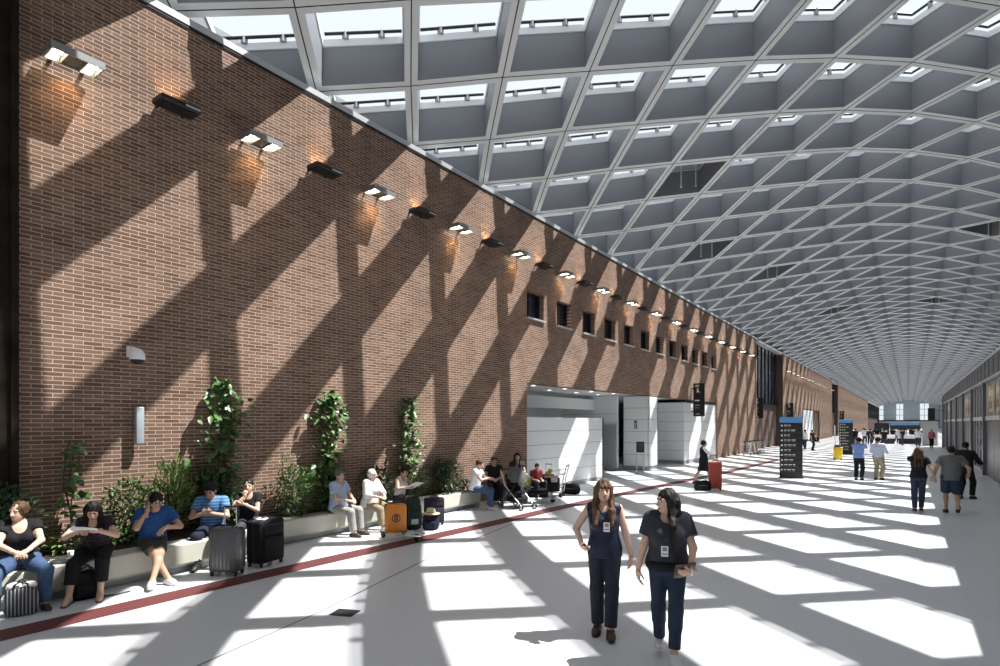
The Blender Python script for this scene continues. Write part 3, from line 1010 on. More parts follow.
def surfnet(prims, h, warp=None):
    m = 0.05
    lo = np.min([p.bounds(0)[0] for p in prims if not p.sub], 0) - 2 * h
    hi = np.max([p.bounds(0)[1] for p in prims if not p.sub], 0) + 2 * h
    n = np.maximum(np.ceil((hi - lo) / h).astype(int) + 1, 3)
    F = np.full(n, 0.2)
    ax = [lo[i] + h * np.arange(n[i]) for i in range(3)]
    for p in prims:
        b0, b1 = p.bounds(max(m, p.k * 1.2))
        i0 = np.clip(np.floor((b0 - lo) / h).astype(int), 0, n)
        i1 = np.clip(np.ceil((b1 - lo) / h).astype(int) + 1, 0, n)
        if np.any(i1 <= i0): continue
        sl = tuple(slice(i0[i], i1[i]) for i in range(3))
        X = np.stack(np.meshgrid(*[ax[i][i0[i]:i1[i]] for i in range(3)], indexing='ij'), -1)
        d = p.d(X)
        f = F[sl]
        if p.sub:
            F[sl] = np.maximum(f, -d)
        else:
            k = max(p.k, 1e-4)
            hh = np.maximum(k - np.abs(f - d), 0) / k
            F[sl] = np.minimum(f, d) - hh * hh * k * 0.25
    if warp is not None:
        X = np.stack(np.meshgrid(*ax, indexing='ij'), -1)
        F = F + warp(X)
    neg = F < 0
    c = np.zeros(n - 1, int)
    for i in (0, 1):
        for j in (0, 1):
            for k in (0, 1):
                c += neg[i:n[0] - 1 + i, j:n[1] - 1 + j, k:n[2] - 1 + k]
    act = np.argwhere((c > 0) & (c < 8))
    idm = np.full(n - 1, -1, int)
    idm[act[:, 0], act[:, 1], act[:, 2]] = np.arange(len(act))
    offs = np.array([(i, j, k) for i in (0, 1) for j in (0, 1) for k in (0, 1)])
    val = np.stack([F[act[:, 0] + o[0], act[:, 1] + o[1], act[:, 2] + o[2]] for o in offs], 1)
    s = np.zeros((len(act), 3)); w = np.zeros(len(act))
    for a in range(8):
        for b in range(a + 1, 8):
            if np.abs(offs[a] - offs[b]).sum() != 1: continue
            fa, fb = val[:, a], val[:, b]
            x = (fa < 0) != (fb < 0)
            t = np.where(x, fa / np.where(x, fa - fb, 1), 0)
            pt = offs[a] + t[:, None] * (offs[b] - offs[a])
            s += np.where(x[:, None], pt, 0); w += x
    verts = lo + (act + s / w[:, None]) * h
    quads = []
    for axn in range(3):
        u, v = (axn + 1) % 3, (axn + 2) % 3
        e = np.zeros(3, int); e[axn] = 1
        A = neg[tuple(slice(0, n[i] - e[i]) for i in range(3))]
        B = neg[tuple(slice(e[i], n[i]) for i in range(3))]
        cr = np.argwhere(A != B)
        cr = cr[(cr[:, u] > 0) & (cr[:, v] > 0) & (cr[:, u] < n[u] - 1) & (cr[:, v] < n[v] - 1)]
        if not len(cr): continue
        eu = np.zeros(3, int); eu[u] = 1
        ev = np.zeros(3, int); ev[v] = 1
        q = np.stack([idm[tuple((cr - eu - ev).T)], idm[tuple((cr - ev).T)], idm[tuple(cr.T)], idm[tuple((cr - eu).T)]], 1)
        inside = neg[tuple(cr.T)]
        q[~inside] = q[~inside][:, ::-1]
        quads.append(q)
    return verts, np.concatenate(quads) if quads else np.zeros((0, 4), int)

def mesh_obj(name, pieces, mats, parent):
    """pieces: list of (verts, quads, material index array or int)"""
    vs, fs, mi, o = [], [], [], 0
    for v, q, k in pieces:
        vs.append(v); fs.append(q + o)
        mi.append(np.full(len(q), k) if np.isscalar(k) else k)
        o += len(v)
    vs, fs, mi = np.concatenate(vs), np.concatenate(fs), np.concatenate(mi)
    me = bpy.data.meshes.new(name)
    me.vertices.add(len(vs)); me.vertices.foreach_set('co', vs.astype(np.float32).ravel())
    me.loops.add(len(fs) * 4); me.loops.foreach_set('vertex_index', fs.astype(np.int32).ravel())
    me.polygons.add(len(fs)); me.polygons.foreach_set('loop_start', np.arange(0, len(fs) * 4, 4, dtype=np.int32))
    me.polygons.foreach_set('loop_total', np.full(len(fs), 4, np.int32))
    for m in mats: me.materials.append(m)
    me.polygons.foreach_set('material_index', mi.astype(np.int32))
    me.polygons.foreach_set('use_smooth', np.ones(len(fs), bool))
    me.update(calc_edges=True)
    ob = bpy.data.objects.new(name, me)
    COL.objects.link(ob)
    if parent is not None: ob.parent = parent
    return ob

def labels(prims, verts, quads):
    D = np.stack([p.d(verts) - (0.0006 if p.t else 0) for p in prims if not p.sub], 1)
    T = np.array([p.t for p in prims if not p.sub])
    return T[np.argmin(D, 1)][quads[:, 0]]

def ik(a, b, l1, l2, hint):
    d = b - a
    L = np.linalg.norm(d)
    L2 = min(L, (l1 + l2) * 0.999)
    u = d / (L + 1e-9)
    if L > L2: b = a + u * L2
    x = (l1 * l1 - l2 * l2 + L2 * L2) / (2 * L2)
    y = math.sqrt(max(l1 * l1 - x * x, 0))
    hint = np.asarray(hint, float)
    w = hint - u * (hint @ u)
    return a + u * x + nrm(w) * y, b

SKINS = {'fair': (0.60, 0.385, 0.29), 'tan': (0.46, 0.28, 0.195), 'brown': (0.27, 0.155, 0.10)}
def skin(n): return mat('skin_' + n, SKINS[n], 0.55, 0, 0.35)
LIP = mat('lips', (0.43, 0.205, 0.17), 0.45)
EYEW = mat('eye_white', (0.48, 0.45, 0.42), 0.3)
IRIS = mat('eye_dark', (0.03, 0.02, 0.015), 0.2)
HAIRM = {k: mat('hair_' + k, c, 0.65, 0, 0.25, noise=(40, 0.45)) for k, c in
         dict(brown=(0.07, 0.036, 0.018), dark=(0.010, 0.007, 0.006), black=(0.008, 0.007, 0.007), white=(0.66, 0.63, 0.58), grey=(0.13, 0.125, 0.12), chestnut=(0.095, 0.052, 0.028)).items()}
def cloth(name, c, rough=0.85, noise=(18, 0.15)):
    return mat('cloth_' + name, c, rough, 0, 0.25, noise=noise, bump=(22, 0.35))
def stripe_cloth(name, c1, c2, scale=9.0):
    if 'cloth_' + name in MATS: return MATS['cloth_' + name]
    m = bpy.data.materials.new('cloth_' + name); m.use_nodes = True
    nt = m.node_tree; b = nt.nodes['Principled BSDF']; b.inputs['Roughness'].default_value = 0.85
    tc = nt.nodes.new('ShaderNodeTexCoord'); w = nt.nodes.new('ShaderNodeTexWave'); w.bands_direction = 'Z'
    w.inputs['Scale'].default_value = scale; w.inputs['Distortion'].default_value = 0.4
    r = nt.nodes.new('ShaderNodeValToRGB'); r.color_ramp.interpolation = 'CONSTANT'
    r.color_ramp.elements[0].color = (*c1, 1); r.color_ramp.elements[1].position = 0.55; r.color_ramp.elements[1].color = (*c2, 1)
    nt.links.new(tc.outputs['Object'], w.inputs['Vector']); nt.links.new(w.outputs['Fac'], r.inputs['Fac']); nt.links.new(r.outputs['Color'], b.inputs['Base Color'])
    MATS['cloth_' + name] = m
    return m

LODS = {0: (0.0085, 0.0036, 0.0045), 1: (0.011, 0.0065, 0.006), 2: (0.017, 0.011, 0.010), 3: (0.032, 0.024, 0.022)}

def person(label, loc, face, H=1.7, lod=1, female=False, w=1.0, skin_tone='fair', group=None,
           pelvis=(0, 0, 0.92), lean=0.0, side=0.0, twist=0.0, pyaw=0.0,
           yaw=0.0, pitch=0.0, roll=0.0,
           hands=((0.27, 0.02, 0.82), (-0.27, 0.02, 0.82)), elbows=((0.25, -1, 0), (-0.25, -1, 0)), hdir=((0.0, 0.15, -1), (0.0, 0.15, -1)), hpalm=((-1, 0, 0), (1, 0, 0)),
           curl=(0.35, 0.35), feet=((0.1, 0.0), (-0.1, 0.0)), fz=(0.0, 0.0), knees=((0.1, 1, 0), (-0.1, 1, 0)), fyaw=(0.1, -0.1), ftilt=(0.0, 0.0),
           top=None, bottom=None, shoes=None, hair=('short', 'dark'), belly=0.0, extra=None):
    """hands/feet are (right, left) targets in the body's own frame: +y ahead, +x to the person's right; face = direction looked along, in radians"""
    s = H / 1.70
    root = thing('person', label, 'person', (*loc[:2], loc[2] if len(loc) > 2 else 0.0), face - math.pi / 2, group)
    hb, hh, hd = LODS[lod]
    SK = skin(skin_tone)
    Pv = np.array(pelvis, float)
    Rt = rotz(twist) @ roty(side) @ rotx(-lean)
    Rp = rotz(pyaw)
    T = lambda x, y, z: Pv + Rt @ (np.array([x, y, z]) * s)
    sw = (0.155 if female else 0.176) * (0.9 + 0.1 * w)
    shr = [T(e * sw, -0.005, 0.46) for e in (1, -1)]
    neck0 = T(0, -0.01, 0.49)
    Rh = rotz(yaw) @ roty(roll) @ rotx(pitch)
    hp = neck0 + Rt @ (np.array([0, 0.02, 0.06]) * s)
    Hc = hp + Rh @ (np.array([0, 0.018, 0.095]) * s)
    Hd = lambda x, y, z: Hc + Rh @ (np.array([x, y, z]) * s)
    hips = [Pv + Rp @ (np.array([e * 0.088, 0, 0.0]) * s) for e in (1, -1)]
    body, tors = [], []
    ww = w * s
    hipw = (0.172 if female else 0.16)
    tors.append(P('e', T(0, -0.005, 0.33), S=V3(0.152 if female else 0.168, 0.108, 0.20) * [ww, ww, s], R=Rt, k=0.07))
    tors.append(P('e', T(0, 0.008, 0.15), S=V3(0.128 if female else 0.148, 0.098, 0.15) * [ww, ww, s], R=Rt, k=0.07))
    tors.append(P('e', Pv + Rp @ (np.array([0, -0.012, 0.02]) * s), S=V3(hipw, 0.118, 0.125) * [ww, ww, s], R=Rp, k=0.07))
    tors.append(P('c', T(sw * 0.8, -0.015, 0.445), T(-sw * 0.8, -0.015, 0.445), 0.058 * s * (0.8 + .2 * w), k=0.05))
    if female:
        for e in (1, -1):
            tors.append(P('e', T(e * 0.072, 0.085 * w, 0.315), S=V3(0.062, 0.055, 0.06) * ww, R=Rt, k=0.04))
    if belly:
        tors.append(P('e', T(0, 0.05, 0.14), S=V3(0.13, 0.07 + belly, 0.13) * ww, R=Rt, k=0.08))
    body += tors
    body.append(P('c', T(0, -0.015, 0.45), hp + Rh @ (np.array([0, 0.0, 0.03]) * s), 0.056 * s, 0.05 * s, k=0.035))
    # arms
    arms, hand_pieces, J = [], [], {}
    for i in (0, 1):
        ub, fa = 0.285 * s, 0.25 * s
        tgt = hands[i]
        if isinstance(tgt, str):          # a hand held to the head: the palm goes to that spot
            e1 = 1 if i == 0 else -1
            spot_ = dict(ear=Hd(e1 * 0.105, 0.02, -0.03), mouth=Hd(e1 * 0.02, 0.125, -0.075), brow=Hd(e1 * 0.06, 0.14, 0.03))[tgt]
            tgt = spot_ - nrm(np.array(hdir[i], float)) * 0.10 * s
        e_, wr = ik(shr[i], np.array(tgt, float), ub, fa, elbows[i])
        J['el%d' % i], J['wr%d' % i] = e_, wr
        af = 0.85 + 0.15 * w if not female else 0.75 + 0.2 * w
        arms.append([P('c', shr[i], e_, 0.050 * s * af * w ** .5, 0.040 * s * af, k=0.03), P('c', e_, wr, 0.040 * s * af, 0.026 * s, k=0.02)])
        body += arms[-1]
        # hand
        d = nrm(np.array(hdir[i], float)); n0 = np.array(hpalm[i], float)
        n_ = nrm(n0 - d * (n0 @ d)); l = np.cross(d, n_) * (1 if i == 0 else -1)       # thumb side
        hs = s * (0.94 if female else 1.03)
        B = lambda a, b, c, wr=wr, d=d, l=l, n_=n_, hs=hs: wr + (d * a + l * b + n_ * c) * hs
        hp_ = [P('c', wr - d * 0.05 * hs, wr + d * 0.02 * hs, 0.027 * hs, 0.024 * hs, k=0.02),
               P('c', B(0.02, 0.014, 0), B(0.085, 0.024, 0), 0.021 * hs, 0.0145 * hs, k=0.02),
               P('c', B(0.02, -0.012, 0), B(0.08, -0.022, 0), 0.021 * hs, 0.0145 * hs, k=0.02),
               P('c', B(0.03, 0.0, 0), B(0.088, 0.002, 0), 0.02 * hs, 0.0145 * hs, k=0.02)]
        cu = curl[i]
        fr = 0.0085 if lod < 2 else 0.011
        for fi, (off, base, ln) in enumerate(((0.0285, 0.084, 0.074), (0.0095, 0.090, 0.084), (-0.0095, 0.086, 0.077), (-0.027, 0.077, 0.060))):
            p0 = B(base, off, 0); ang = 0.10 + 0.05 * fi
            for q, fr_ in enumerate((0.45, 0.32, 0.23)):
                ang += cu * (0.55, 1.0, 0.8)[q] * (0.9 + 0.08 * fi)
                dv = d * math.cos(ang) + n_ * math.sin(ang) + l * (off * 1.6)
                p1 = p0 + nrm(dv) * ln * fr_ * hs
                hp_.append(P('c', p0, p1, (fr - 0.0007 * q) * hs, (fr - 0.0007 * (q + 1)) * hs, k=0.006))
                p0 = p1
        t0 = B(0.022, 0.022, 0.006); t1 = t0 + nrm(d * 0.62 + l * 0.7 + n_ * 0.35) * 0.042 * hs; t2 = t1 + nrm(d * 0.85 + l * 0.25 + n_ * (0.3 + 0.5 * cu)) * 0.032 * hs; t3 = t2 + nrm(d * 0.95 + n_ * (0.2 + 0.6 * cu)) * 0.024 * hs
        hp_ += [P('c', t0, t1, 0.0145 * hs, 0.0115 * hs, k=0.015), P('c', t1, t2, 0.0108 * hs, 0.0095 * hs, k=0.006), P('c', t2, t3, 0.0095 * hs, 0.008 * hs, k=0.006)]
        if lod < 3: hand_pieces.append(hp_)
        else: body += hp_[:4] + [P('c', B(0.08, 0, 0), B(0.15, 0, 0.03), 0.02, 0.017, k=0.02)]
        J['B%d' % i] = B; J['hd%d' % i] = (d, n_, l)
    # legs
    legs, footp, ank = [], [], []
    for i in (0, 1):
        th, shn = 0.43 * s, 0.42 * s
        A = np.array([feet[i][0], feet[i][1], 0.075 * s + fz[i]])
        k_, A = ik(hips[i], A, th, shn, knees[i])
        lf = (0.8 + 0.2 * w)
        legs.append([P('c', hips[i], k_, 0.082 * s * w, 0.054 * s * lf, k=0.04), P('c', k_, k_ + (A - k_) * 0.35 + nrm(np.cross(np.cross(A - k_, [0, 1, 0.01]), A - k_)) * -0.012, 0.05 * s * lf, 0.052 * s * lf, k=0.03),
                     P('c', k_ + (A - k_) * 0.3, A, 0.05 * s * lf, 0.034 * s, k=0.03)])
        body += legs[-1]
        f = rotz(-fyaw[i]) @ rotx(-ftilt[i]) @ V3(0, 1, 0)
        up = rotz(-fyaw[i]) @ rotx(-ftilt[i]) @ V3(0, 0, 1)
        sole = A - up * 0.075 * s
        ank.append((A, f, up, sole))
        footp.append([P('c', sole - f * 0.045 * s + up * 0.036 * s, sole + f * 0.10 * s + up * 0.032 * s, 0.036 * s, 0.036 * s, k=0.03, clips=((sole + up * 0.004, -up),)),
                      P('c', sole + f * 0.10 * s + up * 0.026 * s, sole + f * 0.165 * s + up * 0.02 * s, 0.036 * s, 0.026 * s, k=0.03, clips=((sole + up * 0.004, -up),)),
                      P('c', A, sole + f * 0.08 * s + up * 0.045 * s, 0.034 * s, 0.03 * s, k=0.03)])
        body += footp[-1]
        J['kn%d' % i] = k_
    # head
    head = [P('c', neck0 + Rt @ V3(0, 0, -0.02), hp + Rh @ (V3(0, 0.005, 0.03) * s), 0.052 * s, 0.05 * s, k=0.03),
            P('e', Hd(0, -0.018, 0.03), S=V3(0.075, 0.092, 0.088) * s, R=Rh, k=0.03),
            P('e', Hd(0, 0.022, -0.035), S=V3(0.058, 0.066, 0.078) * s, R=Rh, k=0.03),
            P('e', Hd(0, 0.052, -0.088), S=V3(0.028, 0.026, 0.022) * s, R=Rh, k=0.025)]
    if lod < 3:
        head += [P('c', Hd(0, 0.083, 0.012), Hd(0, 0.103, -0.03), 0.0085 * s, 0.0135 * s, k=0.012),
                 P('c', Hd(0.013, 0.088, -0.034), Hd(-0.013, 0.088, -0.034), 0.0085 * s, k=0.008),
                 P('c', Hd(0.042, 0.066, 0.022), Hd(-0.042, 0.066, 0.022), 0.012 * s, k=0.012)]
        for e in (1, -1):
            head.append(P('e', Hd(e * 0.076, -0.012, -0.01), S=V3(0.010, 0.020, 0.031) * s, R=Rh @ rotz(e * -0.35), k=0.008))
            head.append(P('e', Hd(e * 0.032, 0.070, 0.002), S=V3(0.015, 0.010, 0.009) * s, R=Rh, sub=True))
            head.append(P('e', Hd(e * 0.031, 0.0655, 0.002), S=V3(0.0125, 0.0135, 0.0072) * s, R=Rh, k=0.002, t=2))
            head.append(P('e', Hd(e * 0.031, 0.0755, 0.002), S=V3(0.0062, 0.006, 0.0066) * s, R=Rh, k=0.001, t=3))
            head.append(P('c', Hd(e * 0.018, 0.081, 0.024), Hd(e * 0.047, 0.068, 0.024), 0.0048 * s, 0.0036 * s, k=0.004, t=4))
        head.append(P('c', Hd(0.017, 0.081, -0.065), Hd(-0.017, 0.081, -0.065), 0.0038 * s, k=0.006, t=1))
        head.append(P('c', Hd(0.012, 0.082, -0.073), Hd(-0.012, 0.082, -0.0715), 0.0042 * s, k=0.006, t=1))
    hairm = HAIRM[hair[1]]
    v, q = surfnet(body, hb)
    pieces = [(v, q, 0)]
    v, q = surfnet(head, hh)
    pieces.append((v, q, labels(head, v, q) if lod < 3 else 0))
    for hpz in hand_pieces:
        v, q = surfnet(hpz, hd); pieces.append((v, q, 0))
    mesh_obj('body', pieces, [SK, LIP, EYEW, IRIS, hairm], root)

    # clothing
    g = max(0.012, hb * 0.8)
    if top:
        tm, sl, hem, neck = top['mat'], top.get('sleeve', 0.45), top.get('hem', -0.04), top.get('neck', 0.485 if top.get('sleeve', 0.45) > 0 else 0.50)
        up = Rt @ V3(0, 0, 1); fw = Rt @ V3(0, 1, 0)
        cl = [(T(0, 0, hem), -up)]
        if neck is not None:
            cl.append((T(0, 0.06, neck), nrm(up + fw * 0.55)))
        if top.get('vneck'): pass
        loose = top.get('loose', 0.0)
        pr = []
        for t_ in tors:
            pr.append(t_.grow(g + loose, clips=tuple(cl)))
        if hem < 0.0:
            pr.append(P('c', T(0, 0, 0.10), T(0, -0.005, hem), (0.135 if female else 0.14) * ww + loose, hipw * ww * 0.98 + g + loose, S=np.append(Rt @ V3(0, 1, 0), 0.74), k=0.05, clips=tuple(cl)))
        for i in (0, 1):
            if sl <= 0:
                continue
            a, b = arms[i]
            u = nrm(a.b - a.a)
            if sl < 1:
                c_ = a.a + (a.b - a.a) * sl
                pr.append(a.grow(g + 0.006 + loose * 0.7, r2=a.r * 0.98 + g + 0.008 + loose * .7, clips=((c_, u),)))
            else:
                pr.append(a.grow(g + loose * 0.7))
                u2 = nrm(b.b - b.a)
                c_ = b.a + (b.b - b.a) * min(sl - 1, 0.95)
                pr.append(b.grow(g + 0.003 + loose * 0.5, clips=((c_, u2),)))
        if top.get('open_neck'):
            c0 = T(0, 0.10, 0.50)
            pr.append(P('e', c0, S=V3(0.078, 0.115, top['open_neck'] + 0.03) * s, R=Rt, sub=True))
        v, q = surfnet(pr, hb)
        o = mesh_obj(top.get('name', 'shirt'), [(v, q, 0)], [tm], root)
        if top.get('label'): o['label'] = top['label']
    if bottom:
        bm_, ln, ls = bottom['mat'], bottom.get('len', 1.9), bottom.get('loose', 0.0)
        waist = bottom.get('waist', 0.12)
        upp = Rp @ V3(0, 0, 1)
        cl = ((T(0, 0, waist), Rt @ V3(0, 0, 1)),)
        pr = [tors[2].grow(g * 0.85, clips=cl), tors[1].grow(g * 0.7, clips=cl)]
        if bottom.get('skirt'):
            mid = (J['kn0'] + J['kn1']) / 2
            hc = Pv + (mid - Pv) * ln
            u = nrm(hc - Pv)
            pr.append(P('c', Pv, hc + u * 0.05, hipw * ww + g, bottom.get('flare', 0.16) * s, S=(0, 1, 0, 0.8), k=0.05, clips=((hc, u),)))
            for i in (0, 1):
                pr.append(legs[i][0].grow(g, clips=((legs[i][0].a + (legs[i][0].b - legs[i][0].a) * ln, nrm(legs[i][0].b - legs[i][0].a)),)))
        else:
            for i in (0, 1):
                a, b1, b = legs[i]
                u = nrm(a.b - a.a)
                if ln <= 1:
                    c_ = a.a + (a.b - a.a) * ln
                    pr.append(a.grow(g + ls, r2=a.r2 + g + ls + 0.008, clips=((c_, u),)))
                else:
                    pr.append(a.grow(g + ls * 0.6))
                    A = b.b; kn = J['kn%d' % i]
                    u2 = nrm(A - kn)
                    c_ = kn + (A - kn) * min(ln - 1, 0.97)
                    pr.append(P('c', kn, A, a.r2 + g + ls * 0.8, 0.044 * s + g + ls, k=0.03, clips=((c_, u2),)))
                    pr.append(b1.grow(g, clips=((c_, u2),)))
        v, q = surfnet(pr, hb)
        mesh_obj(bottom.get('name', 'trousers'), [(v, q, 0)], [bm_], root)
    if shoes:
        sm, sole_m = shoes['mat'], shoes.get('sole', shoes['mat'])
        for i in (0, 1):
            A, f, up, sole = ank[i]
            pr = [p.grow(0.009) for p in footp[i][:2]]
            for p in pr: p.clips = ((sole + up * 0.001, -up),)
            if shoes.get('kind') == 'sandal':
                z = sole + up * 0.016
                pr = [P('c', sole - f * 0.05 * s + up * 0.01, sole + f * 0.165 * s + up * 0.01, 0.045 * s, 0.042 * s, k=0.02, clips=((sole, -up), (z, up))),
                      P('c', sole + f * 0.09 * s + up * 0.03, sole + f * 0.12 * s + up * 0.025, 0.044 * s, 0.042 * s, k=0.01, clips=((sole, -up), (sole + f * 0.125 * s, f), (sole + f * 0.085 * s, -f))),
                      P('c', A - up * 0.01, A + up * 0.004, 0.042 * s, k=0.01)]
            else:
                pr.append(P('c', A, sole + f * 0.07 * s + up * 0.045 * s, 0.042 * s, 0.036 * s, k=0.03, clips=((A + up * shoes.get('rise', 0.01), up), (sole, -up))))
            v, q = surfnet(pr, min(hb, 0.012))
            k = ((v[q[:, 0]] - sole) @ up < 0.022).astype(int)
            mesh_obj('shoe', [(v, q, k)], [sm, sole_m], root)
    # hair
    st = hair[0]
    if st != 'bald':
        cap = P('e', Hd(0, -0.024, 0.036), S=V3(0.084, 0.100, 0.098) * s, R=Rh, k=0.02)
        facecut = P('e', Hd(0, 0.085, -0.035), S=V3(0.066, 0.078, 0.092) * s, R=Rh, sub=True)
        low = [(Hd(0, -0.09, -0.065), Rh @ nrm(V3(0, 0.55, -1)))]
        fring = lambda z: P('c', Hd(0.045, 0.066, z), Hd(-0.045, 0.066, z), 0.022 * s, k=0.02)
        if st == 'short':
            pr = [P('e', cap.a, S=cap.S, R=Rh, k=.02, clips=tuple(low)), P('e', Hd(0, 0.100, -0.045), S=V3(0.070, 0.075, 0.108) * s, R=Rh, sub=True)]
        elif st in ('long', 'longbang'):
            pr = [cap]
            n = hair[2] if len(hair) > 2 else 0.36
            for e in (1, -1):
                a = Hd(e * 0.066, -0.012, 0.02); b = Hd(e * 0.082, -0.005, -0.12); m_ = b + Rt @ (V3(e * 0.006, 0.09, -0.10) * s); c = m_ + Rt @ (V3(e * 0.0, 0.055, -(n - 0.28)) * s)
                pr += [P('c', a, b, 0.036 * s, 0.036 * s, k=0.04), P('c', b, m_, 0.036 * s, 0.034 * s, k=0.03), P('c', m_, c, 0.034 * s, 0.024 * s, k=0.03)]
            for x in (-0.05, 0.0, 0.05):
                a = Hd(x, -0.075, 0.0); b = Hd(x * 1.2, -0.085, -0.13); c = b + Rt @ (V3(x * 0.3, -0.075, -(n - 0.17)) * s)
                pr += [P('c', a, b, 0.05 * s, 0.046 * s, k=0.04), P('c', b, c, 0.046 * s, 0.022 * s, k=0.03)]
            pr.append(P('e', Hd(0, 0.093, -0.05), S=V3(0.060, 0.078, 0.105) * s, R=Rh, sub=True))
            if st == 'longbang':
                for x in (-0.045, -0.015, 0.015, 0.045):
                    pr.append(P('c', Hd(x * 0.7, 0.02, 0.098), Hd(x * 1.1, 0.082 - abs(x) * 0.25, 0.036), 0.026 * s, 0.014 * s, k=0.015))
        elif st in ('bun', 'tail'):
            pr = [P('e', cap.a, S=cap.S - 0.003, R=Rh, k=.02, clips=tuple(low)), P('e', Hd(0, 0.095, -0.04), S=V3(0.072, 0.075, 0.098) * s, R=Rh, sub=True)]
            if st == 'bun': pr.append(P('e', Hd(0, -0.09, 0.10), S=V3(0.042, 0.042, 0.038) * s, R=Rh, k=0.02))
            else:
                a = Hd(0, -0.11, 0.02); b = Hd(0, -0.15, -0.06)
                pr += [P('c', a, b, 0.028 * s, 0.03 * s, k=0.02), P('c', b, b + V3(0, -0.01, -0.22) * s, 0.03 * s, 0.014 * s, k=0.02)]
        elif st == 'bob':
            pr = [P('e', Hd(0, -0.03, 0.02), S=V3(0.094, 0.104, 0.112) * s, R=Rh, k=.02, clips=((Hd(0, 0, -0.085), Rh @ V3(0, 0, -1)),)), P('e', Hd(0, 0.098, -0.045), S=V3(0.068, 0.078, 0.10) * s, R=Rh, sub=True)]
        fq = 95.0
        def warp(X, c=Hc):
            return (0.0045 * np.sin(X[..., 0] * fq * 1.3 + 9 * X[..., 1]) * np.sin(X[..., 1] * fq + X[..., 2] * 14) + 0.004 * np.sin(X[..., 2] * 60 + X[..., 0] * 35) * np.sin(X[..., 1] * 50 + 1)) if lod < 2 else 0.0 * X[..., 0]
        v, q = surfnet(pr, hh * 1.1 if lod else 0.006, warp)
        mesh_obj('hair', [(v, q, 0)], [hairm], root)
    J.update(root=root, T=T, Hd=Hd, Rh=Rh, Rt=Rt, s=s)
    return J

def seat_kw(z=0.46, back=0.0, kd=0.44, w=0.1, fo=0.02, sep=0.12):
    """pelvis and feet of someone sitting on an edge of height z"""
    return dict(pelvis=(0, 0, z + 0.095), feet=((sep, kd + fo), (-sep, kd + fo)), knees=((0.15, 1, 0.6), (-0.15, 1, 0.6)))
# ------------------------------------------------------------------ luggage
def suitcase(label, x, y, rz, W, D, H_, shell, trim, hard=True, handle=0.0, wheels=True, name='suitcase', cat='suitcase', z=0.0, lay=None, group=None):
    """upright wheeled case: W along local x, D along y"""
    r = thing(name, label, cat, (x, y, z), rz, group)
    z0 = 0.06 if wheels else 0.0
    b = MB()
    b.box((0, 0, z0 + H_ / 2), (W, D, H_), shell, bev=0.055 if hard else 0.045, seg=4)
    b.build('shell', r)
    b = MB()
    if hard:
        for i in range(7):
            xx = -W * 0.38 + W * 0.76 * i / 6
            for s in (-1, 1):
                b.box((xx, s * (D / 2 + 0.002), z0 + H_ / 2), (0.018, 0.012, H_ * 0.82), shell, bev=0.005, seg=1)
        b.box((0, 0, z0 + H_ / 2), (W + 0.008, 0.022, H_ + 0.008), trim, bev=0.01, seg=2)
        b.build('ribbing', r)
    else:
        b.box((0, -D / 2 - 0.015, z0 + H_ * 0.36), (W * 0.8, 0.05, H_ * 0.5), shell, bev=0.02, seg=2)
        b.box((0, -D / 2 - 0.012, z0 + H_ * 0.78), (W * 0.8, 0.04, H_ * 0.22), shell, bev=0.018, seg=2)
        b.build('pocket', r)
        b = MB()
        b.box((0, 0, z0 + H_ / 2), (W + 0.01, 0.014, H_ + 0.01), trim, bev=0.006, seg=1)
        b.box((0, -D / 2 - 0.035, z0 + H_ * 0.90), (W * 0.7, 0.008, 0.012), trim)
        b.build('zip', r)
    b = MB(); b.tube([(-0.09, 0, z0 + H_ - 0.01), (-0.08, 0, z0 + H_ + 0.03), (0.08, 0, z0 + H_ + 0.03), (0.09, 0, z0 + H_ - 0.01)], 0.012, trim, 6); b.build('carry_handle', r)
    if handle:
        b = MB()
        for s in (-1, 1): b.tube([(s * 0.09, D * 0.32, z0 + H_ - 0.02), (s * 0.09, D * 0.32, z0 + H_ + handle)], 0.009, STEEL, 6)
        b.tube([(-0.11, D * 0.32, z0 + H_ + handle), (0.11, D * 0.32, z0 + H_ + handle)], 0.016, BLACK, 8)
        b.build('pull_handle', r)
    if wheels:
        for sx in (-1, 1):
            for sy in (-1, 1):
                b = MB()
                b.lathe([(0, -0.014), (0.032, -0.014), (0.032, 0.014), (0, 0.014)], BLACK, (sx * (W / 2 - 0.05), sy * (D / 2 - 0.04), 0.032), 12, 'X')
                b.box((sx * (W / 2 - 0.05), sy * (D / 2 - 0.04), 0.062), (0.05, 0.04, 0.03), BLACK)
                b.build('wheel', r)
    return r
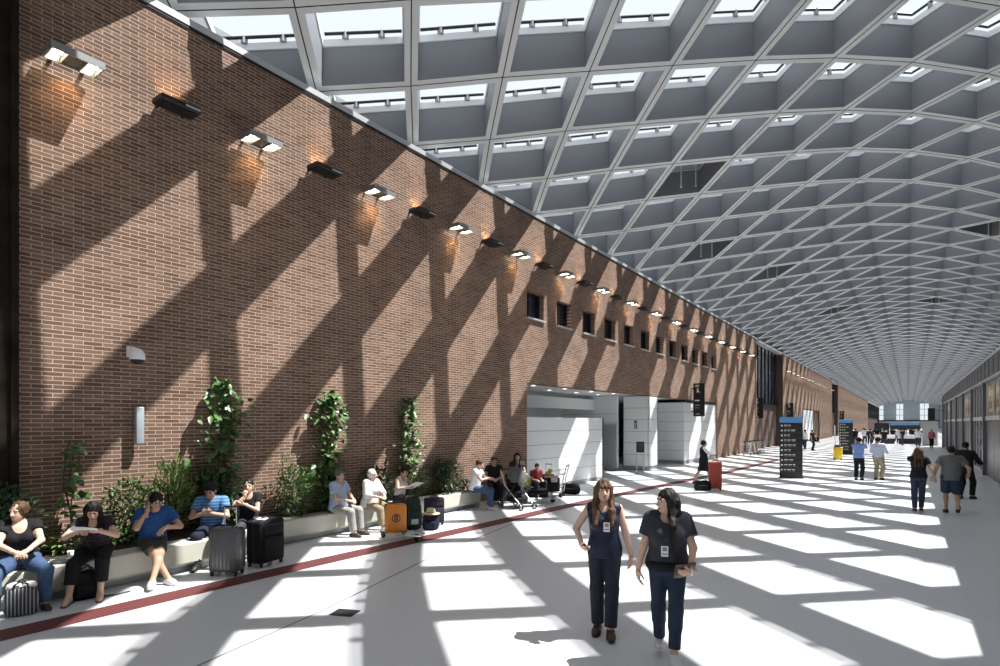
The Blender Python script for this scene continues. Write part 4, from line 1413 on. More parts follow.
def bag(name, label, cat, x, y, rz, W, D, H_, m, strap_m, z=0.0, straps=2, pocket=True, taper=0.9):
    r = thing(name, label, cat, (x, y, z), rz)
    bm = bmesh.new()
    bmesh.ops.create_cube(bm, size=1)
    bmesh.ops.subdivide_edges(bm, edges=bm.edges[:], cuts=3, use_grid_fill=True)
    for v in bm.verts:
        u = v.co.copy()
        t = u.z + 0.5
        bul = 1 - 0.35 * (abs(u.x * 2) ** 3) * (abs(u.y * 2) ** 2)
        k = (1 + (taper - 1) * t) * (0.92 + 0.16 * math.sin(min(1, t * 1.1) * math.pi) ** 0.7)
        v.co = Vector((u.x * W * k * (1 - .12 * (abs(u.y) * 2) ** 3), u.y * D * k * bul, t * H_ + 0.02 * math.sin(9 * u.x) * (t > 0.9)))
    b = MB(); b.bm(bm, m, True); o = b.build('body', r)
    sm = o.modifiers.new('sub', 'SUBSURF'); sm.levels = sm.render_levels = 1
    if pocket:
        b = MB(); b.box((0, -D * 0.5, H_ * 0.34), (W * 0.7, D * 0.28, H_ * 0.46), m, bev=0.03, seg=3); b.build('pocket', r)
    for i in range(straps):
        s = -1 if i == 0 else 1
        b = MB(); b.tube([(-W * 0.22, s * D * 0.3, H_ * 0.9), (-W * 0.18, s * D * 0.36, H_ * 1.12), (0, s * D * 0.36, H_ * 1.22), (W * 0.18, s * D * 0.36, H_ * 1.12), (W * 0.22, s * D * 0.3, H_ * 0.9)], 0.011, strap_m, 6); b.build('strap', r)
    return r
def trolley(label, x, y, rz, group='luggage trolleys', tall=True):
    """airport cart: low deck, three wheels, upright back frame with a push bar and small basket; the push bar is at -x"""
    r = thing('luggage_trolley', label, 'luggage trolley', (x, y, 0), rz, group)
    b = MB()
    b.tube([(-0.35, -0.26, 0.16), (0.45, -0.22, 0.14), (0.62, 0, 0.14), (0.45, 0.22, 0.14), (-0.35, 0.26, 0.16)], 0.016, STEEL, 8)
    for i in range(5):
        xx = -0.3 + i * 0.18
        b.tube([(xx, -0.25 + 0.01 * i, 0.155), (xx, 0.25 - 0.01 * i, 0.155)], 0.010, STEEL, 6)
    b.build('deck', r)
    if tall:
        b = MB()
        for s in (-1, 1): b.tube([(-0.35, s * 0.26, 0.16), (-0.42, s * 0.26, 0.6), (-0.52, s * 0.26, 0.98)], 0.016, STEEL, 8)
        for z in (0.35, 0.55, 0.75): b.tube([(-0.38 - 0.1 * (z - .3), -0.26, z), (-0.38 - 0.1 * (z - .3), 0.26, z)], 0.009, STEEL, 6)
        b.build('back_frame', r)
        b = MB(); b.tube([(-0.52, -0.29, 0.98), (-0.52, 0.29, 0.98)], 0.02, BLACK, 8); b.build('push_bar', r)
        b = MB()
        for z in (0.72, 0.86):
            b.tube([(-0.44, -0.22, z), (-0.24, -0.2, z), (-0.24, 0.2, z), (-0.44, 0.22, z)], 0.006, STEEL, 5)
        for yy in (-0.2, -0.07, 0.07, 0.2): b.tube([(-0.24, yy, 0.86), (-0.25, yy, 0.7), (-0.42, yy, 0.7)], 0.005, STEEL, 5)
        b.build('basket', r)
    for (wx, wy) in ((-0.33, -0.24), (-0.33, 0.24), (0.5, 0.0)):
        b = MB(); b.lathe([(0, -0.02), (0.065, -0.02), (0.07, 0), (0.065, 0.02), (0, 0.02)], BLACK, (wx, wy, 0.07), 14, 'Y'); b.box((wx, wy, 0.125), (0.05, 0.05, 0.06), DARKMETAL); b.build('wheel', r)
    return r

GREYSHELL = mat('case_grey', (0.10, 0.105, 0.11), 0.28, 0.3)
ORANGE = mat('case_orange', (0.62, 0.20, 0.02), 0.3)
REDCASE = mat('case_red', (0.33, 0.045, 0.03), 0.5)
BLACKCLOTH = cloth('black', (0.010, 0.010, 0.012))
NAVYCLOTH = cloth('navy', (0.014, 0.018, 0.035))
PURPLE = cloth('dark_purple', (0.028, 0.022, 0.036))
GREENB = cloth('dark_green', (0.018, 0.03, 0.024))
WHITEC = cloth('white', (0.72, 0.72, 0.72), 0.8, (14, 0.06))

suitcase('grey hard shell suitcase with raised pull handle in front of the striped polo man', -8.42, 4.72, math.radians(33), 0.46, 0.29, 0.66, GREYSHELL, BLACK, True, 0.30)
r_bs = suitcase('large black soft suitcase standing by the person with a hand to the mouth', -8.52, 5.42, math.radians(102), 0.52, 0.32, 0.68, BLACKCLOTH, BLACK, False, 0.0)
b = MB(); b.box((0, 0, 0), (0.16, 0.11, 0.008), WHITEC, bev=0.003, seg=1); o = b.build('luggage_tag'); o.location = (-8.52, 5.36, 0.752); o.rotation_euler = (0.15, 0.05, 0.4)
tag(o, 'white paper tag lying on top of the large black soft suitcase', 'tag')
r = bag('carry_bag', 'small black carry bag with white stripe between the grey and black suitcases', 'bag', -8.72, 5.0, math.radians(60), 0.26, 0.16, 0.30, BLACKCLOTH, BLACK)
b = MB(); b.box((0.02, -0.12, 0.12), (0.05, 0.01, 0.14), WHITEC); b.build('stripe', r)
r = bag('backpack', 'black backpack on the floor behind the ankles of the reading woman', 'backpack', -8.80, 3.0, math.radians(85), 0.36, 0.20, 0.36, BLACKCLOTH, BLACK)
b = MB(); b.tube([(0.1, -0.1, 0.02), (0.3, -0.16, 0.012), (0.48, -0.12, 0.012)], 0.012, BLACK, 6); b.build('loose_strap', r)
STRIPEBAG = bpy.data.materials.new('striped_canvas'); STRIPEBAG.use_nodes = True
nt = STRIPEBAG.node_tree; _w = nt.nodes.new('ShaderNodeTexWave'); _w.inputs['Scale'].default_value = 9; _w.inputs['Distortion'].default_value = 0.3
_t = nt.nodes.new('ShaderNodeTexCoord'); _r = nt.nodes.new('ShaderNodeValToRGB'); _r.color_ramp.interpolation = 'CONSTANT'
_r.color_ramp.elements[0].color = (0.018, 0.018, 0.022, 1); _r.color_ramp.elements[1].position = 0.72; _r.color_ramp.elements[1].color = (0.3, 0.3, 0.31, 1)
nt.links.new(_t.outputs['Object'], _w.inputs['Vector']); nt.links.new(_w.outputs['Fac'], _r.inputs['Fac']); nt.links.new(_r.outputs['Color'], nt.nodes['Principled BSDF'].inputs['Base Color'])
r = bag('tote_bag', 'dark tote bag with pale vertical stripes between the feet of the woman in jeans', 'tote bag', -8.66, 2.30, math.radians(70), 0.34, 0.18, 0.34, STRIPEBAG, BLACK, pocket=False)
b = MB()
b.ell((-0.07, 0, 0.35), (0.08, 0.06, 0.05), WHITEC); b.ell((0.08, 0.01, 0.35), (0.07, 0.05, 0.045), WHITEC)
b.build('contents', r)
# odds and ends on the bench between the two women in black
b = MB(); b.box((0, 0, 0.012), (0.22, 0.16, 0.024), WHITEC, bev=0.008, seg=2); b.box((0.03, 0.02, 0.03), (0.15, 0.1, 0.02), WHITEC, rz=0.4, bev=0.006, seg=1); o = b.build('paper_napkin'); o.location = (-9.18, 2.84, BZ)
tag(o, 'crumpled white paper on the bench between the two women in black', 'paper')
b = MB(); b.lathe([(0, 0), (0.03, 0), (0.04, 0.1), (0.037, 0.1), (0.028, 0.01), (0, 0.01)], WHITEC, (0, 0, 0), 16); o = b.build('paper_cup'); o.location = (-9.3, 3.0, BZ)
tag(o, 'white paper cup standing on the bench behind the crumpled paper', 'cup')
b = MB(); b.box((0, 0, 0.03), (0.16, 0.1, 0.06), mat('snack_box', (0.42, 0.2, 0.13), 0.6), bev=0.008, seg=1); o = b.build('snack_box'); o.location = (-9.2, 3.12, BZ); o.rotation_euler = (0, 0, 0.5)
tag(o, 'small reddish food box on the bench beside the reading woman', 'box')

# trolley with the orange case and dark backpack
tx, ty, trz = -8.28, 8.15, math.radians(100)
trolley('luggage trolley carrying an orange case and a dark backpack', -8.2, 8.2, math.radians(-12), tall=False)
def orange_case():
    r = thing('equipment_case', 'bright orange hard case with a dark round emblem, on a luggage trolley', 'case', (-8.18, 8.0, 0.165), math.radians(50))
    b = MB(); b.box((0, 0, 0.28), (0.42, 0.24, 0.56), ORANGE, bev=0.07, seg=4); b.build('shell', r)
    b = MB(); b.box((0, 0, 0.28), (0.43, 0.018, 0.57), BLACK, bev=0.008, seg=1); b.build('rim', r)
    b = MB()
    f = -0.1215
    b.lathe([(0.068, 0.0), (0.085, 0.0), (0.085, 0.006), (0.068, 0.006), (0.068, 0.0)], BLACK, (0, f, 0.29), 24, 'Y')
    for s in (-1, 1): b.box((s * 0.02, f, 0.29), (0.022, 0.008, 0.11), BLACK)
    b.box((0.0, f, 0.33), (0.05, 0.008, 0.02), BLACK)
    b.build('emblem', r)
    b = MB(); b.tube([(-0.07, 0, 0.55), (-0.06, 0, 0.6), (0.06, 0, 0.6), (0.07, 0, 0.55)], 0.013, BLACK, 6); b.build('handle', r)
orange_case()
r = bag('backpack', 'tall dark green and black backpack on the trolley beside the orange case', 'backpack', -8.12, 8.42, math.radians(55), 0.36, 0.27, 0.66, GREENB, BLACK, z=0.165, taper=0.8)
b = MB(); b.box((0, -0.19, 0.18), (0.14, 0.01, 0.1), mat('pale_mark', (0.35, 0.42, 0.36), 0.6)); b.tube([(-0.12, -0.16, 0.1), (-0.12, -0.17, 0.5)], 0.014, BLACK); b.tube([(0.12, -0.16, 0.1), (0.12, -0.17, 0.5)], 0.014, BLACK); b.build('webbing', r)

# dark case and navy bag with the straw hat, by the bench
suitcase('dark purple soft suitcase standing against the bench behind the straw hat', -8.72, 9.72, math.radians(70), 0.42, 0.26, 0.56, PURPLE, BLACK, False)
bag('holdall', 'rounded navy bag on the floor with a straw hat on top', 'bag', -8.42, 9.28, math.radians(35), 0.36, 0.28, 0.34, NAVYCLOTH, BLACK, straps=0, taper=0.85)
r = thing('straw_hat', 'pale straw hat resting on the rounded navy bag', 'hat', (-8.42, 9.28, 0.345), 0.3)
STRAW = mat('straw', (0.60, 0.53, 0.36), 0.8, noise=(60, 0.2))
b = MB(); b.lathe([(0.20, -0.005), (0.19, 0.004), (0.105, 0.018), (0.10, 0.07), (0.075, 0.115), (0.03, 0.125), (0, 0.12)], STRAW, (0, 0, 0), 24); b.lathe([(0.20, -0.005), (0.1, 0.008), (0, 0.01)], STRAW, (0, 0, 0), 24); b.build('crown', r)
b = MB(); b.lathe([(0.107, 0.02), (0.105, 0.045)], mat('hat_band', (0.35, 0.31, 0.22), 0.8), (0, 0, 0), 24); b.build('ribbon', r)
b = MB(); b.box((0, 0, 0.03), (0.5, 0.3, 0.05), WHITEC, bev=0.02, seg=2); b.box((0.1, 0.03, 0.07), (0.25, 0.22, 0.05), WHITEC, rz=0.3, bev=0.02, seg=2); o = b.build('folded_towel'); o.location = (-9.3, 9.9, BZ); o.rotation_euler = (0, 0, 1.4)
tag(o, 'white folded cloth lying on the bench above the dark purple suitcase', 'cloth')

# the family corner at the end of the bench: pushchair, trolleys and luggage
def pushchair():
    r = thing('pushchair', 'grey hooded pushchair in front of the man in the black t-shirt', 'pushchair', (-8.62, 12.95, 0), math.radians(-15))
    hood = cloth('pram_grey', (0.10, 0.10, 0.105))
    b = MB()
    for s in (-1, 1):
        b.tube([(-0.42, s * 0.24, 1.02), (-0.2, s * 0.25, 0.6), (0.42, s * 0.22, 0.1)], 0.016, STEEL, 8)
        b.tube([(-0.38, s * 0.25, 0.1), (0.0, s * 0.25, 0.45), (0.16, s * 0.24, 0.62)], 0.014, DARKMETAL, 8)
    b.tube([(-0.38, -0.25, 0.1), (-0.38, 0.25, 0.1)], 0.012, DARKMETAL); b.tube([(0.42, -0.22, 0.1), (0.42, 0.22, 0.1)], 0.012, DARKMETAL)
    b.build('frame', r)
    b = MB(); b.tube([(-0.42, -0.26, 1.02), (-0.42, 0.26, 1.02)], 0.02, BLACK); b.build('push_bar', r)
    b = MB(); b.box((0.02, 0, 0.45), (0.44, 0.40, 0.06), BLACKCLOTH, bev=0.02); b.box((-0.2, 0, 0.66), (0.06, 0.40, 0.5), BLACKCLOTH, bev=0.02, R=Euler((0, -0.3, 0)).to_matrix()); b.build('seat', r)
    b = MB()
    vs, fs = [], []
    for i in range(7):
        a = math.radians(100 - i * 17)
        for k in range(9):
            t = math.pi * k / 8
            rr = 0.40
            vs.append((-0.12 + rr * math.cos(a) * (0.35 + 0.65 * math.sin(t)), 0.24 * math.cos(t), 0.72 + rr * math.sin(a) * (0.2 + 0.8 * math.sin(t) ** 0.5)))
    for i in range(6):
        for k in range(8):
            fs.append((i * 9 + k, i * 9 + k + 1, (i + 1) * 9 + k + 1, (i + 1) * 9 + k))
    b.add(vs, fs, hood, True); b.build('hood', r)
    b = MB(); b.box((0.0, 0, 0.24), (0.5, 0.36, 0.14), BLACKCLOTH, bev=0.03); b.build('basket', r)
    for (x, y, rr) in ((-0.38, -0.27, 0.12), (-0.38, 0.27, 0.12), (0.42, -0.24, 0.09), (0.42, 0.24, 0.09)):
        b = MB(); b.lathe([(rr * 0.78, -0.018), (rr, -0.018), (rr, 0.018), (rr * 0.78, 0.018), (rr * 0.78, -0.018)], BLACK, (x, y, rr), 18, 'Y'); b.lathe([(0, -0.01), (0.03, -0.012), (0.03, 0.012), (0, 0.01)], STEEL, (x, y, rr), 10, 'Y')
        for q in range(6):
            a = q * math.pi / 3; b.tube([(x, y, rr), (x + rr * 0.8 * math.cos(a), y, rr + rr * 0.8 * math.sin(a))], 0.005, STEEL, 4)
        b.build('wheel', r)
pushchair()
trolley('luggage trolley loaded with black bags behind the pushchair', -8.75, 14.1, math.radians(40))
trolley('luggage trolley with a white carrier and red case, last before the pale panels', -9.1, 15.6, math.radians(200))
suitcase('low black case lying on the trolley behind the pushchair', -8.72, 14.12, math.radians(40), 0.62, 0.4, 0.26, BLACKCLOTH, BLACK, False, wheels=False, z=0.17)
suitcase('black soft case on the last trolley under the pink cloth', -9.12, 15.55, math.radians(20), 0.58, 0.36, 0.42, BLACKCLOTH, BLACK, False, wheels=False, z=0.17)
suitcase('red upright suitcase behind the last trolley by the pale panels', -9.55, 16.15, math.radians(15), 0.38, 0.25, 0.58, REDCASE, BLACK, True, 0.32, z=0.0)
bag('duffel_bag', 'black duffel bag on the floor beyond the last trolley', 'bag', -8.95, 16.6, math.radians(25), 0.62, 0.32, 0.34, BLACKCLOTH, BLACK, straps=1)
suitcase('black cabin case the man in the black t-shirt sits on', -9.68, 13.5, math.radians(10), 0.5, 0.36, 0.40, BLACKCLOTH, BLACK, False)
suitcase('dark cabin case under the woman with long dark hair by the panels', -9.55, 14.5, math.radians(10), 0.5, 0.36, 0.42, NAVYCLOTH, BLACK, False)
PINK = cloth('pale_pink', (0.48, 0.36, 0.38))
b = MB(); b.box((0, 0, 0.02), (0.4, 0.3, 0.05), PINK, bev=0.02, seg=2); b.box((0.12, -0.1, -0.06), (0.2, 0.14, 0.16), PINK, rz=0.3, bev=0.03, seg=2); o = b.build('jacket'); o.location = (-9.05, 15.5, 0.61); o.rotation_euler = (0, 0, 0.3)
tag(o, 'pale pink jacket draped on the case of the last trolley', 'jacket')
YEL = mat('yellow_toy', (0.55, 0.50, 0.09), 0.6)
b = MB(); b.ell((0, 0, 0.09), (0.11, 0.1, 0.09), YEL, 14); b.ell((0.08, 0, 0.2), (0.075, 0.07, 0.07), YEL, 14); b.ell((0.15, 0, 0.2), (0.03, 0.02, 0.015), mat('toy_orange', (0.6, 0.25, 0.05), 0.5), 8); o = b.build('soft_toy'); o.location = (-9.5, 15.5, 0.99); o.location = (-9.22, 15.6, 0.605)
tag(o, 'yellow soft toy on top of the last luggage trolley', 'soft toy')
r = bag('carrier_bag', 'yellow and green carrier bag hooked on the trolley behind the pushchair', 'bag', -9.0, 14.0, 0.6, 0.3, 0.14, 0.3, mat('bag_yellow', (0.42, 0.42, 0.12), 0.5), WHITEC, z=0.45, pocket=False)

# yellow mop bucket far down the hall
r = thing('mop_bucket', 'yellow mop bucket with an upright white handle beside the far totem', 'bucket', (-3.55, 41.3, 0))
YB = mat('bucket_yellow', (0.72, 0.50, 0.02), 0.4)
b = MB(); b.box((0, 0, 0.42), (0.46, 0.36, 0.66), YB, bev=0.05, seg=3); b.box((0, 0, 0.77), (0.5, 0.4, 0.05), YB, bev=0.02); b.build('body', r)
b = MB(); b.box((-0.02, 0, 0.87), (0.34, 0.3, 0.16), mat('wringer', (0.06, 0.06, 0.05), 0.5), bev=0.03); b.build('wringer', r)
b = MB(); b.tube([(-0.14, 0, 0.7), (-0.17, 0, 2.15)], 0.028, WHITEF); b.build('mop_handle', r)
for sx in (-1, 1):
    for sy in (-1, 1):
        b = MB(); b.lathe([(0, -0.015), (0.045, -0.015), (0.045, 0.015), (0, 0.015)], BLACK, (sx * 0.18, sy * 0.13, 0.045), 12, 'Y'); b.build('wheel', r)

# crew member's red case, with a black bag at its foot
suitcase('red wheeled suitcase pulled by the woman in the black waistcoat', -5.38, 20.3, math.radians(20), 0.42, 0.30, 0.92, REDCASE, BLACK, True, 0.22)
bag('holdall', 'black holdall on the floor at the foot of the red wheeled suitcase', 'bag', -5.72, 20.0, math.radians(25), 0.55, 0.3, 0.34, BLACKCLOTH, BLACK, straps=1)

# rows of waiting-area desks far down the hall
for i, (x, y, lab) in enumerate(((-2.1, 76.5, 'low white counter far down the hall, nearer the totem'), (0.0, 77.5, 'low white counter far down the hall, nearer the shopfronts'))):
    r = thing('service_counter', lab, 'counter', (x, y, 0))
    b = MB(); b.box((0, 0, 0.95), (1.9, 0.7, 0.1), WHITEF, bev=0.02, seg=1); b.build('top', r)
    b = MB(); b.box((0, 0.05, 0.46), (1.7, 0.5, 0.9), BLACK, bev=0.01, seg=1); b.build('body', r)
    b = MB(); b.box((0, -0.28, 0.75), (1.9, 0.06, 0.3), WHITEF); b.build('front_panel', r)
for i, (x, w) in enumerate(((-3.7, 2.1), (-0.4, 4.2))):
    r = thing('shop_kiosk', ('small dark kiosk behind the far crowd, on the totem side', 'wide dark kiosk behind the far crowd, under the middle end window')[i], 'kiosk', (x, 120.0, 0))
    b = MB(); b.box((0, 0, 1.15), (w, 2, 2.3), BLACK, bev=0.03, seg=1); b.build('body', r)
    b = MB(); b.box((0, -1.03, 2.1), (w * 0.96, 0.08, 0.36), SIGNBLUE if i else DARKMETAL); b.build('fascia', r)
    b = MB(); b.box((0, -1.1, 1.0), (w * 0.9, 0.3, 0.08), GREYPANEL); b.build('counter', r)

for i in range(5):
    trolley('luggage trolley parked along the brick before the dark gap, %s in its row' % ORD[i], -9.35, 44.0 + 1.15 * i, math.radians(90), 'parked luggage trolleys along the brick')
# ------------------------------------------------------------------ the people
def wpt(J, p): return J['root'].matrix_basis @ Vector(p)
CAMDIR = math.radians(-60)
DENIM = cloth('dark_denim', (0.018, 0.022, 0.034))
BLUEDENIM = cloth('blue_denim', (0.05, 0.085, 0.165))
MIDDENIM = cloth('mid_denim', (0.022, 0.034, 0.062))
NAVY = cloth('navy_satin', (0.012, 0.017, 0.04), 0.5)
CHAR = cloth('charcoal', (0.034, 0.037, 0.047))
BLUEPOLO = cloth('blue_polo', (0.02, 0.075, 0.24))
LBLUE = cloth('light_blue', (0.40, 0.50, 0.68))
KHAKI = cloth('khaki', (0.30, 0.25, 0.17))
GREYT = cloth('grey_tee', (0.12, 0.125, 0.13))
SHOEW = mat('white_canvas', (0.62, 0.61, 0.6), 0.7)
SHOEBR = mat('brown_leather', (0.045, 0.024, 0.018), 0.45)
RUBBER = mat('pale_rubber', (0.6, 0.6, 0.58), 0.7)
PAPER = mat('paper', (0.78, 0.78, 0.76), 0.8)

def lanyard(J, z, drop, card, x=0.0):
    """neck strap and pass card worn on the chest"""
    T = J['T']
    b = MB()
    y = 0.145
    pts = [T(-0.075, 0.02, 0.50), T(-0.062, 0.105, 0.42), T(x - 0.02, y, 0.33), T(x, y + 0.012, drop + 0.055)]
    b.tube(pts, 0.0045, BLACK, 5)
    pts = [T(0.075, 0.02, 0.50), T(0.062, 0.105, 0.42), T(x + 0.02, y, 0.33), T(x, y + 0.012, drop + 0.055)]
    b.tube(pts, 0.0045, BLACK, 5)
    b.build('lanyard', J['root'])
    b = MB()
    c = T(x, y + 0.018, drop)
    b.box(c, (0.066, 0.006, 0.10), WHITEF, bev=0.002, seg=1)
    b.box(c + V3(0, 0.004, 0.02), (0.04, 0.002, 0.035), card)
    b.box(c + V3(0, 0.004, -0.025), (0.05, 0.002, 0.012), mat('card_grey', (0.25, 0.26, 0.28), 0.5))
    b.build('pass_card', J['root'])
def held(name, label, cat, J, i, size, m, off=(0.075, 0.0, 0.035), extra=None, R=None):
    """a thing gripped in hand i, laid along the fingers"""
    B = J['B%d' % i]; d, n, l = J['hd%d' % i]
    c = wpt(J, B(*off))
    M3 = J['root'].matrix_basis.to_3x3() @ Matrix((l, d, n)).transposed()
    b = MB(); b.box((0, 0, 0), size, m, bev=min(size) * 0.35, seg=2)
    if extra: extra(b)
    o = b.build(name)
    o.matrix_basis = Matrix.Translation(c) @ M3.to_4x4()
    return tag(o, label, cat)

# -- the two women walking
J = person('walking woman in a sleeveless navy top and dark jeans, long brown fringed hair', (-2.71, 5.80), math.radians(-66), lod=0, female=True, H=1.69, w=0.98, hair=('longbang', 'chestnut', 0.40),
   top=dict(mat=NAVY, sleeve=0.0, hem=-0.07, open_neck=0.05, loose=0.010, name='blouse'), bottom=dict(mat=DENIM, len=1.93, loose=0.012), shoes=dict(mat=SHOEBR, sole=BLACK),
   hands=((0.235, 0.17, 0.985), (-0.285, 0.03, 0.86)), elbows=((0.9, -1, 0), (-0.6, -1, 0)), hdir=((-0.35, 0.8, -0.25), (-0.02, 0.14, -1)), hpalm=((-0.7, -0.1, 0.75), (1, 0, 0)), curl=(0.75, 0.4),
   feet=((0.075, -0.02), (-0.065, 0.13)), fyaw=(0.15, -0.05), yaw=0.12, pitch=0.05, side=0.02, skin_tone='fair')
lanyard(J, 0, 0.27, mat('card_photo', (0.40, 0.24, 0.18), 0.5), x=-0.03)
held('mobile_phone', 'dark mobile phone in the hand of the woman in sleeveless navy top', 'mobile phone', J, 0, (0.07, 0.14, 0.009), BLACK)
J = person('woman walking in a dark short sleeved shirt and jeans, face turned to her companion', (-1.905, 5.50), math.radians(-70), lod=0, female=True, H=1.645, w=1.10, hair=('long', 'dark', 0.52),
   top=dict(mat=CHAR, sleeve=0.62, hem=0.0, open_neck=0.035, loose=0.02, name='shirt'), bottom=dict(mat=MIDDENIM, len=1.86, loose=0.0), shoes=dict(mat=SHOEW, sole=RUBBER, rise=0.02),
   hands=((0.285, 0.06, 0.84), (-0.20, 0.24, 0.93)), elbows=((0.7, -1, 0), (-1.2, -1, 0)), hdir=((-0.06, 0.25, -1), (0.85, 0.45, -0.1)), hpalm=((-0.9, -0.2, 0), (0.25, -0.75, 0.4)), curl=(0.4, 0.55),
   feet=((0.075, -0.16), (-0.055, 0.20)), fz=(0.05, 0.0), fyaw=(0.05, -0.12), ftilt=(-0.35, 0.0), yaw=-0.95, pitch=-0.02, roll=0.0)
lanyard(J, 0, 0.17, mat('card_blue', (0.2, 0.22, 0.3), 0.5), x=0.03)
T_ = J['T']
b = MB(); b.tube([T_(0.17 * math.cos(t), 0.015 + 0.14 * math.sin(t), 0.01) for t in [i * math.pi / 8 for i in range(17)]], 0.05, BLACKCLOTH, 10); b.build('undershirt_hem', J['root'])
held('tablet', 'thin dark brown tablet case held by the woman in the dark shirt', 'tablet', J, 1, (0.15, 0.21, 0.014), SHOEBR, off=(0.05, 0.0, 0.03))
d, n, l = J['hd1']
b = MB(); w0 = J['wr1']; b.tube([w0 + (math.cos(t) * n + math.sin(t) * l) * 0.031 for t in [i * math.pi / 6 for i in range(13)]], 0.008, WHITEF, 6); b.build('wristwatch', J['root'])

# -- along the bench, nearest first. Everyone faces across the hall (+x) unless turned
def sitter(label, x, y, face=0.0, z=BZ, kd=0.43, fo=0.05, **kw):
    a = dict(lod=1, pelvis=(0, 0, z + 0.10), feet=((0.13, kd + fo), (-0.13, kd + fo)), knees=((0.18, 1, 0.7), (-0.18, 1, 0.7)))
    a.update(kw)
    return person(label, (x, y), face, **a)
LAPH = dict(hands=((0.10, 0.33, 0.72), (-0.08, 0.34, 0.72)), elbows=((1, -0.8, -0.2), (-1, -0.8, -0.2)), hdir=((-0.7, 0.7, -0.2), (0.7, 0.7, -0.2)), hpalm=((-0.2, -0.2, -1), (0.2, -0.2, -1)))
sitter('seated woman in a black scoop neck t-shirt and blue jeans, looking away to the side', -9.16, 2.41, math.radians(-12), female=True, w=1.25, H=1.68, hair=('bob', 'brown'), yaw=-0.75, pitch=-0.05, lean=0.10,
       top=dict(mat=BLACKCLOTH, sleeve=0.42, hem=-0.03, open_neck=0.085, name='t_shirt'), bottom=dict(mat=BLUEDENIM, len=1.93, loose=0.012), shoes=dict(mat=BLACK, sole=RUBBER),
       feet=((0.26, 0.46), (-0.22, 0.46)), knees=((0.5, 1, 0.7), (-0.45, 1, 0.7)), hands=((0.06, 0.42, 0.74), (-0.05, 0.43, 0.745)), elbows=((1.2, -0.3, -0.2), (-1.2, -0.3, -0.2)), hdir=((-0.7, 0.6, -0.25), (0.7, 0.5, -0.25)), hpalm=((-0.2, -0.4, -1), (0.2, -0.4, -1)), curl=(0.5, 0.5))
J = sitter('seated woman in black with dark hair, bent over a white paper', -9.05, 3.22, math.radians(-30), female=True, w=1.0, H=1.68, hair=('long', 'dark', 0.30), yaw=0.15, pitch=-0.55, lean=0.38,
       top=dict(mat=cloth('black_floral', (0.03, 0.022, 0.028), 0.8, (30, 0.9)), sleeve=0.5, hem=-0.03, open_neck=0.05, name='blouse'), bottom=dict(mat=BLACKCLOTH, len=1.62, loose=0.02), shoes=dict(mat=BLACK, kind='sandal'),
       feet=((0.20, 0.52), (-0.12, 0.44)), hands=((0.09, 0.50, 0.92), (-0.10, 0.48, 0.90)), elbows=((1, -0.5, -0.6), (-1, -0.5, -0.6)), hdir=((-0.5, 0.8, -0.05), (0.6, 0.7, 0.0)), hpalm=((-0.5, 0, -0.8), (0.2, 0, 1)), curl=(0.5, 0.3))
b = MB(); b.box((0, 0, 0), (0.27, 0.20, 0.006), PAPER); b.box((0.02, 0.01, 0.007), (0.25, 0.19, 0.006), PAPER, rz=0.1); o = b.build('leaflet'); o.location = wpt(J, (0.02, 0.60, 0.945)); o.rotation_euler = (0.35, -0.15, math.radians(-110))
tag(o, 'white leaflet held by the seated woman bent over it', 'leaflet')
J = sitter('seated man in a plain blue polo with crossed bare legs, hand at his ear', -9.16, 3.98, math.radians(-15), w=1.0, H=1.74, hair=('short', 'black'), pitch=-0.4, yaw=0.1, lean=0.40, skin_tone='tan',
       top=dict(mat=BLUEPOLO, sleeve=0.6, hem=-0.03, name='polo_shirt', loose=0.008), bottom=dict(mat=cloth('olive_shorts', (0.07, 0.07, 0.055)), len=0.82, loose=0.008, name='shorts'), shoes=dict(mat=SHOEW, sole=RUBBER),
       feet=((-0.12, 0.56), (0.10, 0.66)), fz=(0.0, 0.03), knees=((0.35, 1, 0.6), (-0.25, 1, 0.6)), fyaw=(-0.4, 0.3), hands=('ear', (-0.10, 0.46, 0.80)), elbows=((0.8, 0.7, -1.2), (-1, -0.2, -0.5)), hdir=((-0.15, -0.1, 1), (0.7, 0.6, -0.3)), hpalm=((-0.9, -0.4, 0), (0, -0.2, -1)), curl=(0.7, 0.5))
J = sitter('seated man in a light and dark blue striped polo looking down at a phone', -9.36, 5.00, math.radians(-40), w=1.05, H=1.76, hair=('short', 'black'), pitch=-0.5, yaw=-0.1, lean=0.16, skin_tone='tan',
       top=dict(mat=stripe_cloth('blue_stripes', (0.035, 0.13, 0.33), (0.13, 0.26, 0.47), 6.5), sleeve=0.6, hem=-0.03, name='polo_shirt', loose=0.008), bottom=dict(mat=NAVYCLOTH, len=1.9, loose=0.015), shoes=dict(mat=BLACK),
       hands=((0.06, 0.36, 0.86), (-0.05, 0.36, 0.86)), elbows=((1, -0.6, -0.4), (-1, -0.6, -0.4)), hdir=((-0.5, 0.8, 0.15), (0.5, 0.8, 0.15)), hpalm=((-0.5, -0.2, 0.8), (0.5, -0.2, 0.8)), curl=(0.6, 0.6))
held('mobile_phone', 'dark phone held by the man in the striped polo', 'mobile phone', J, 0, (0.07, 0.14, 0.009), BLACK)
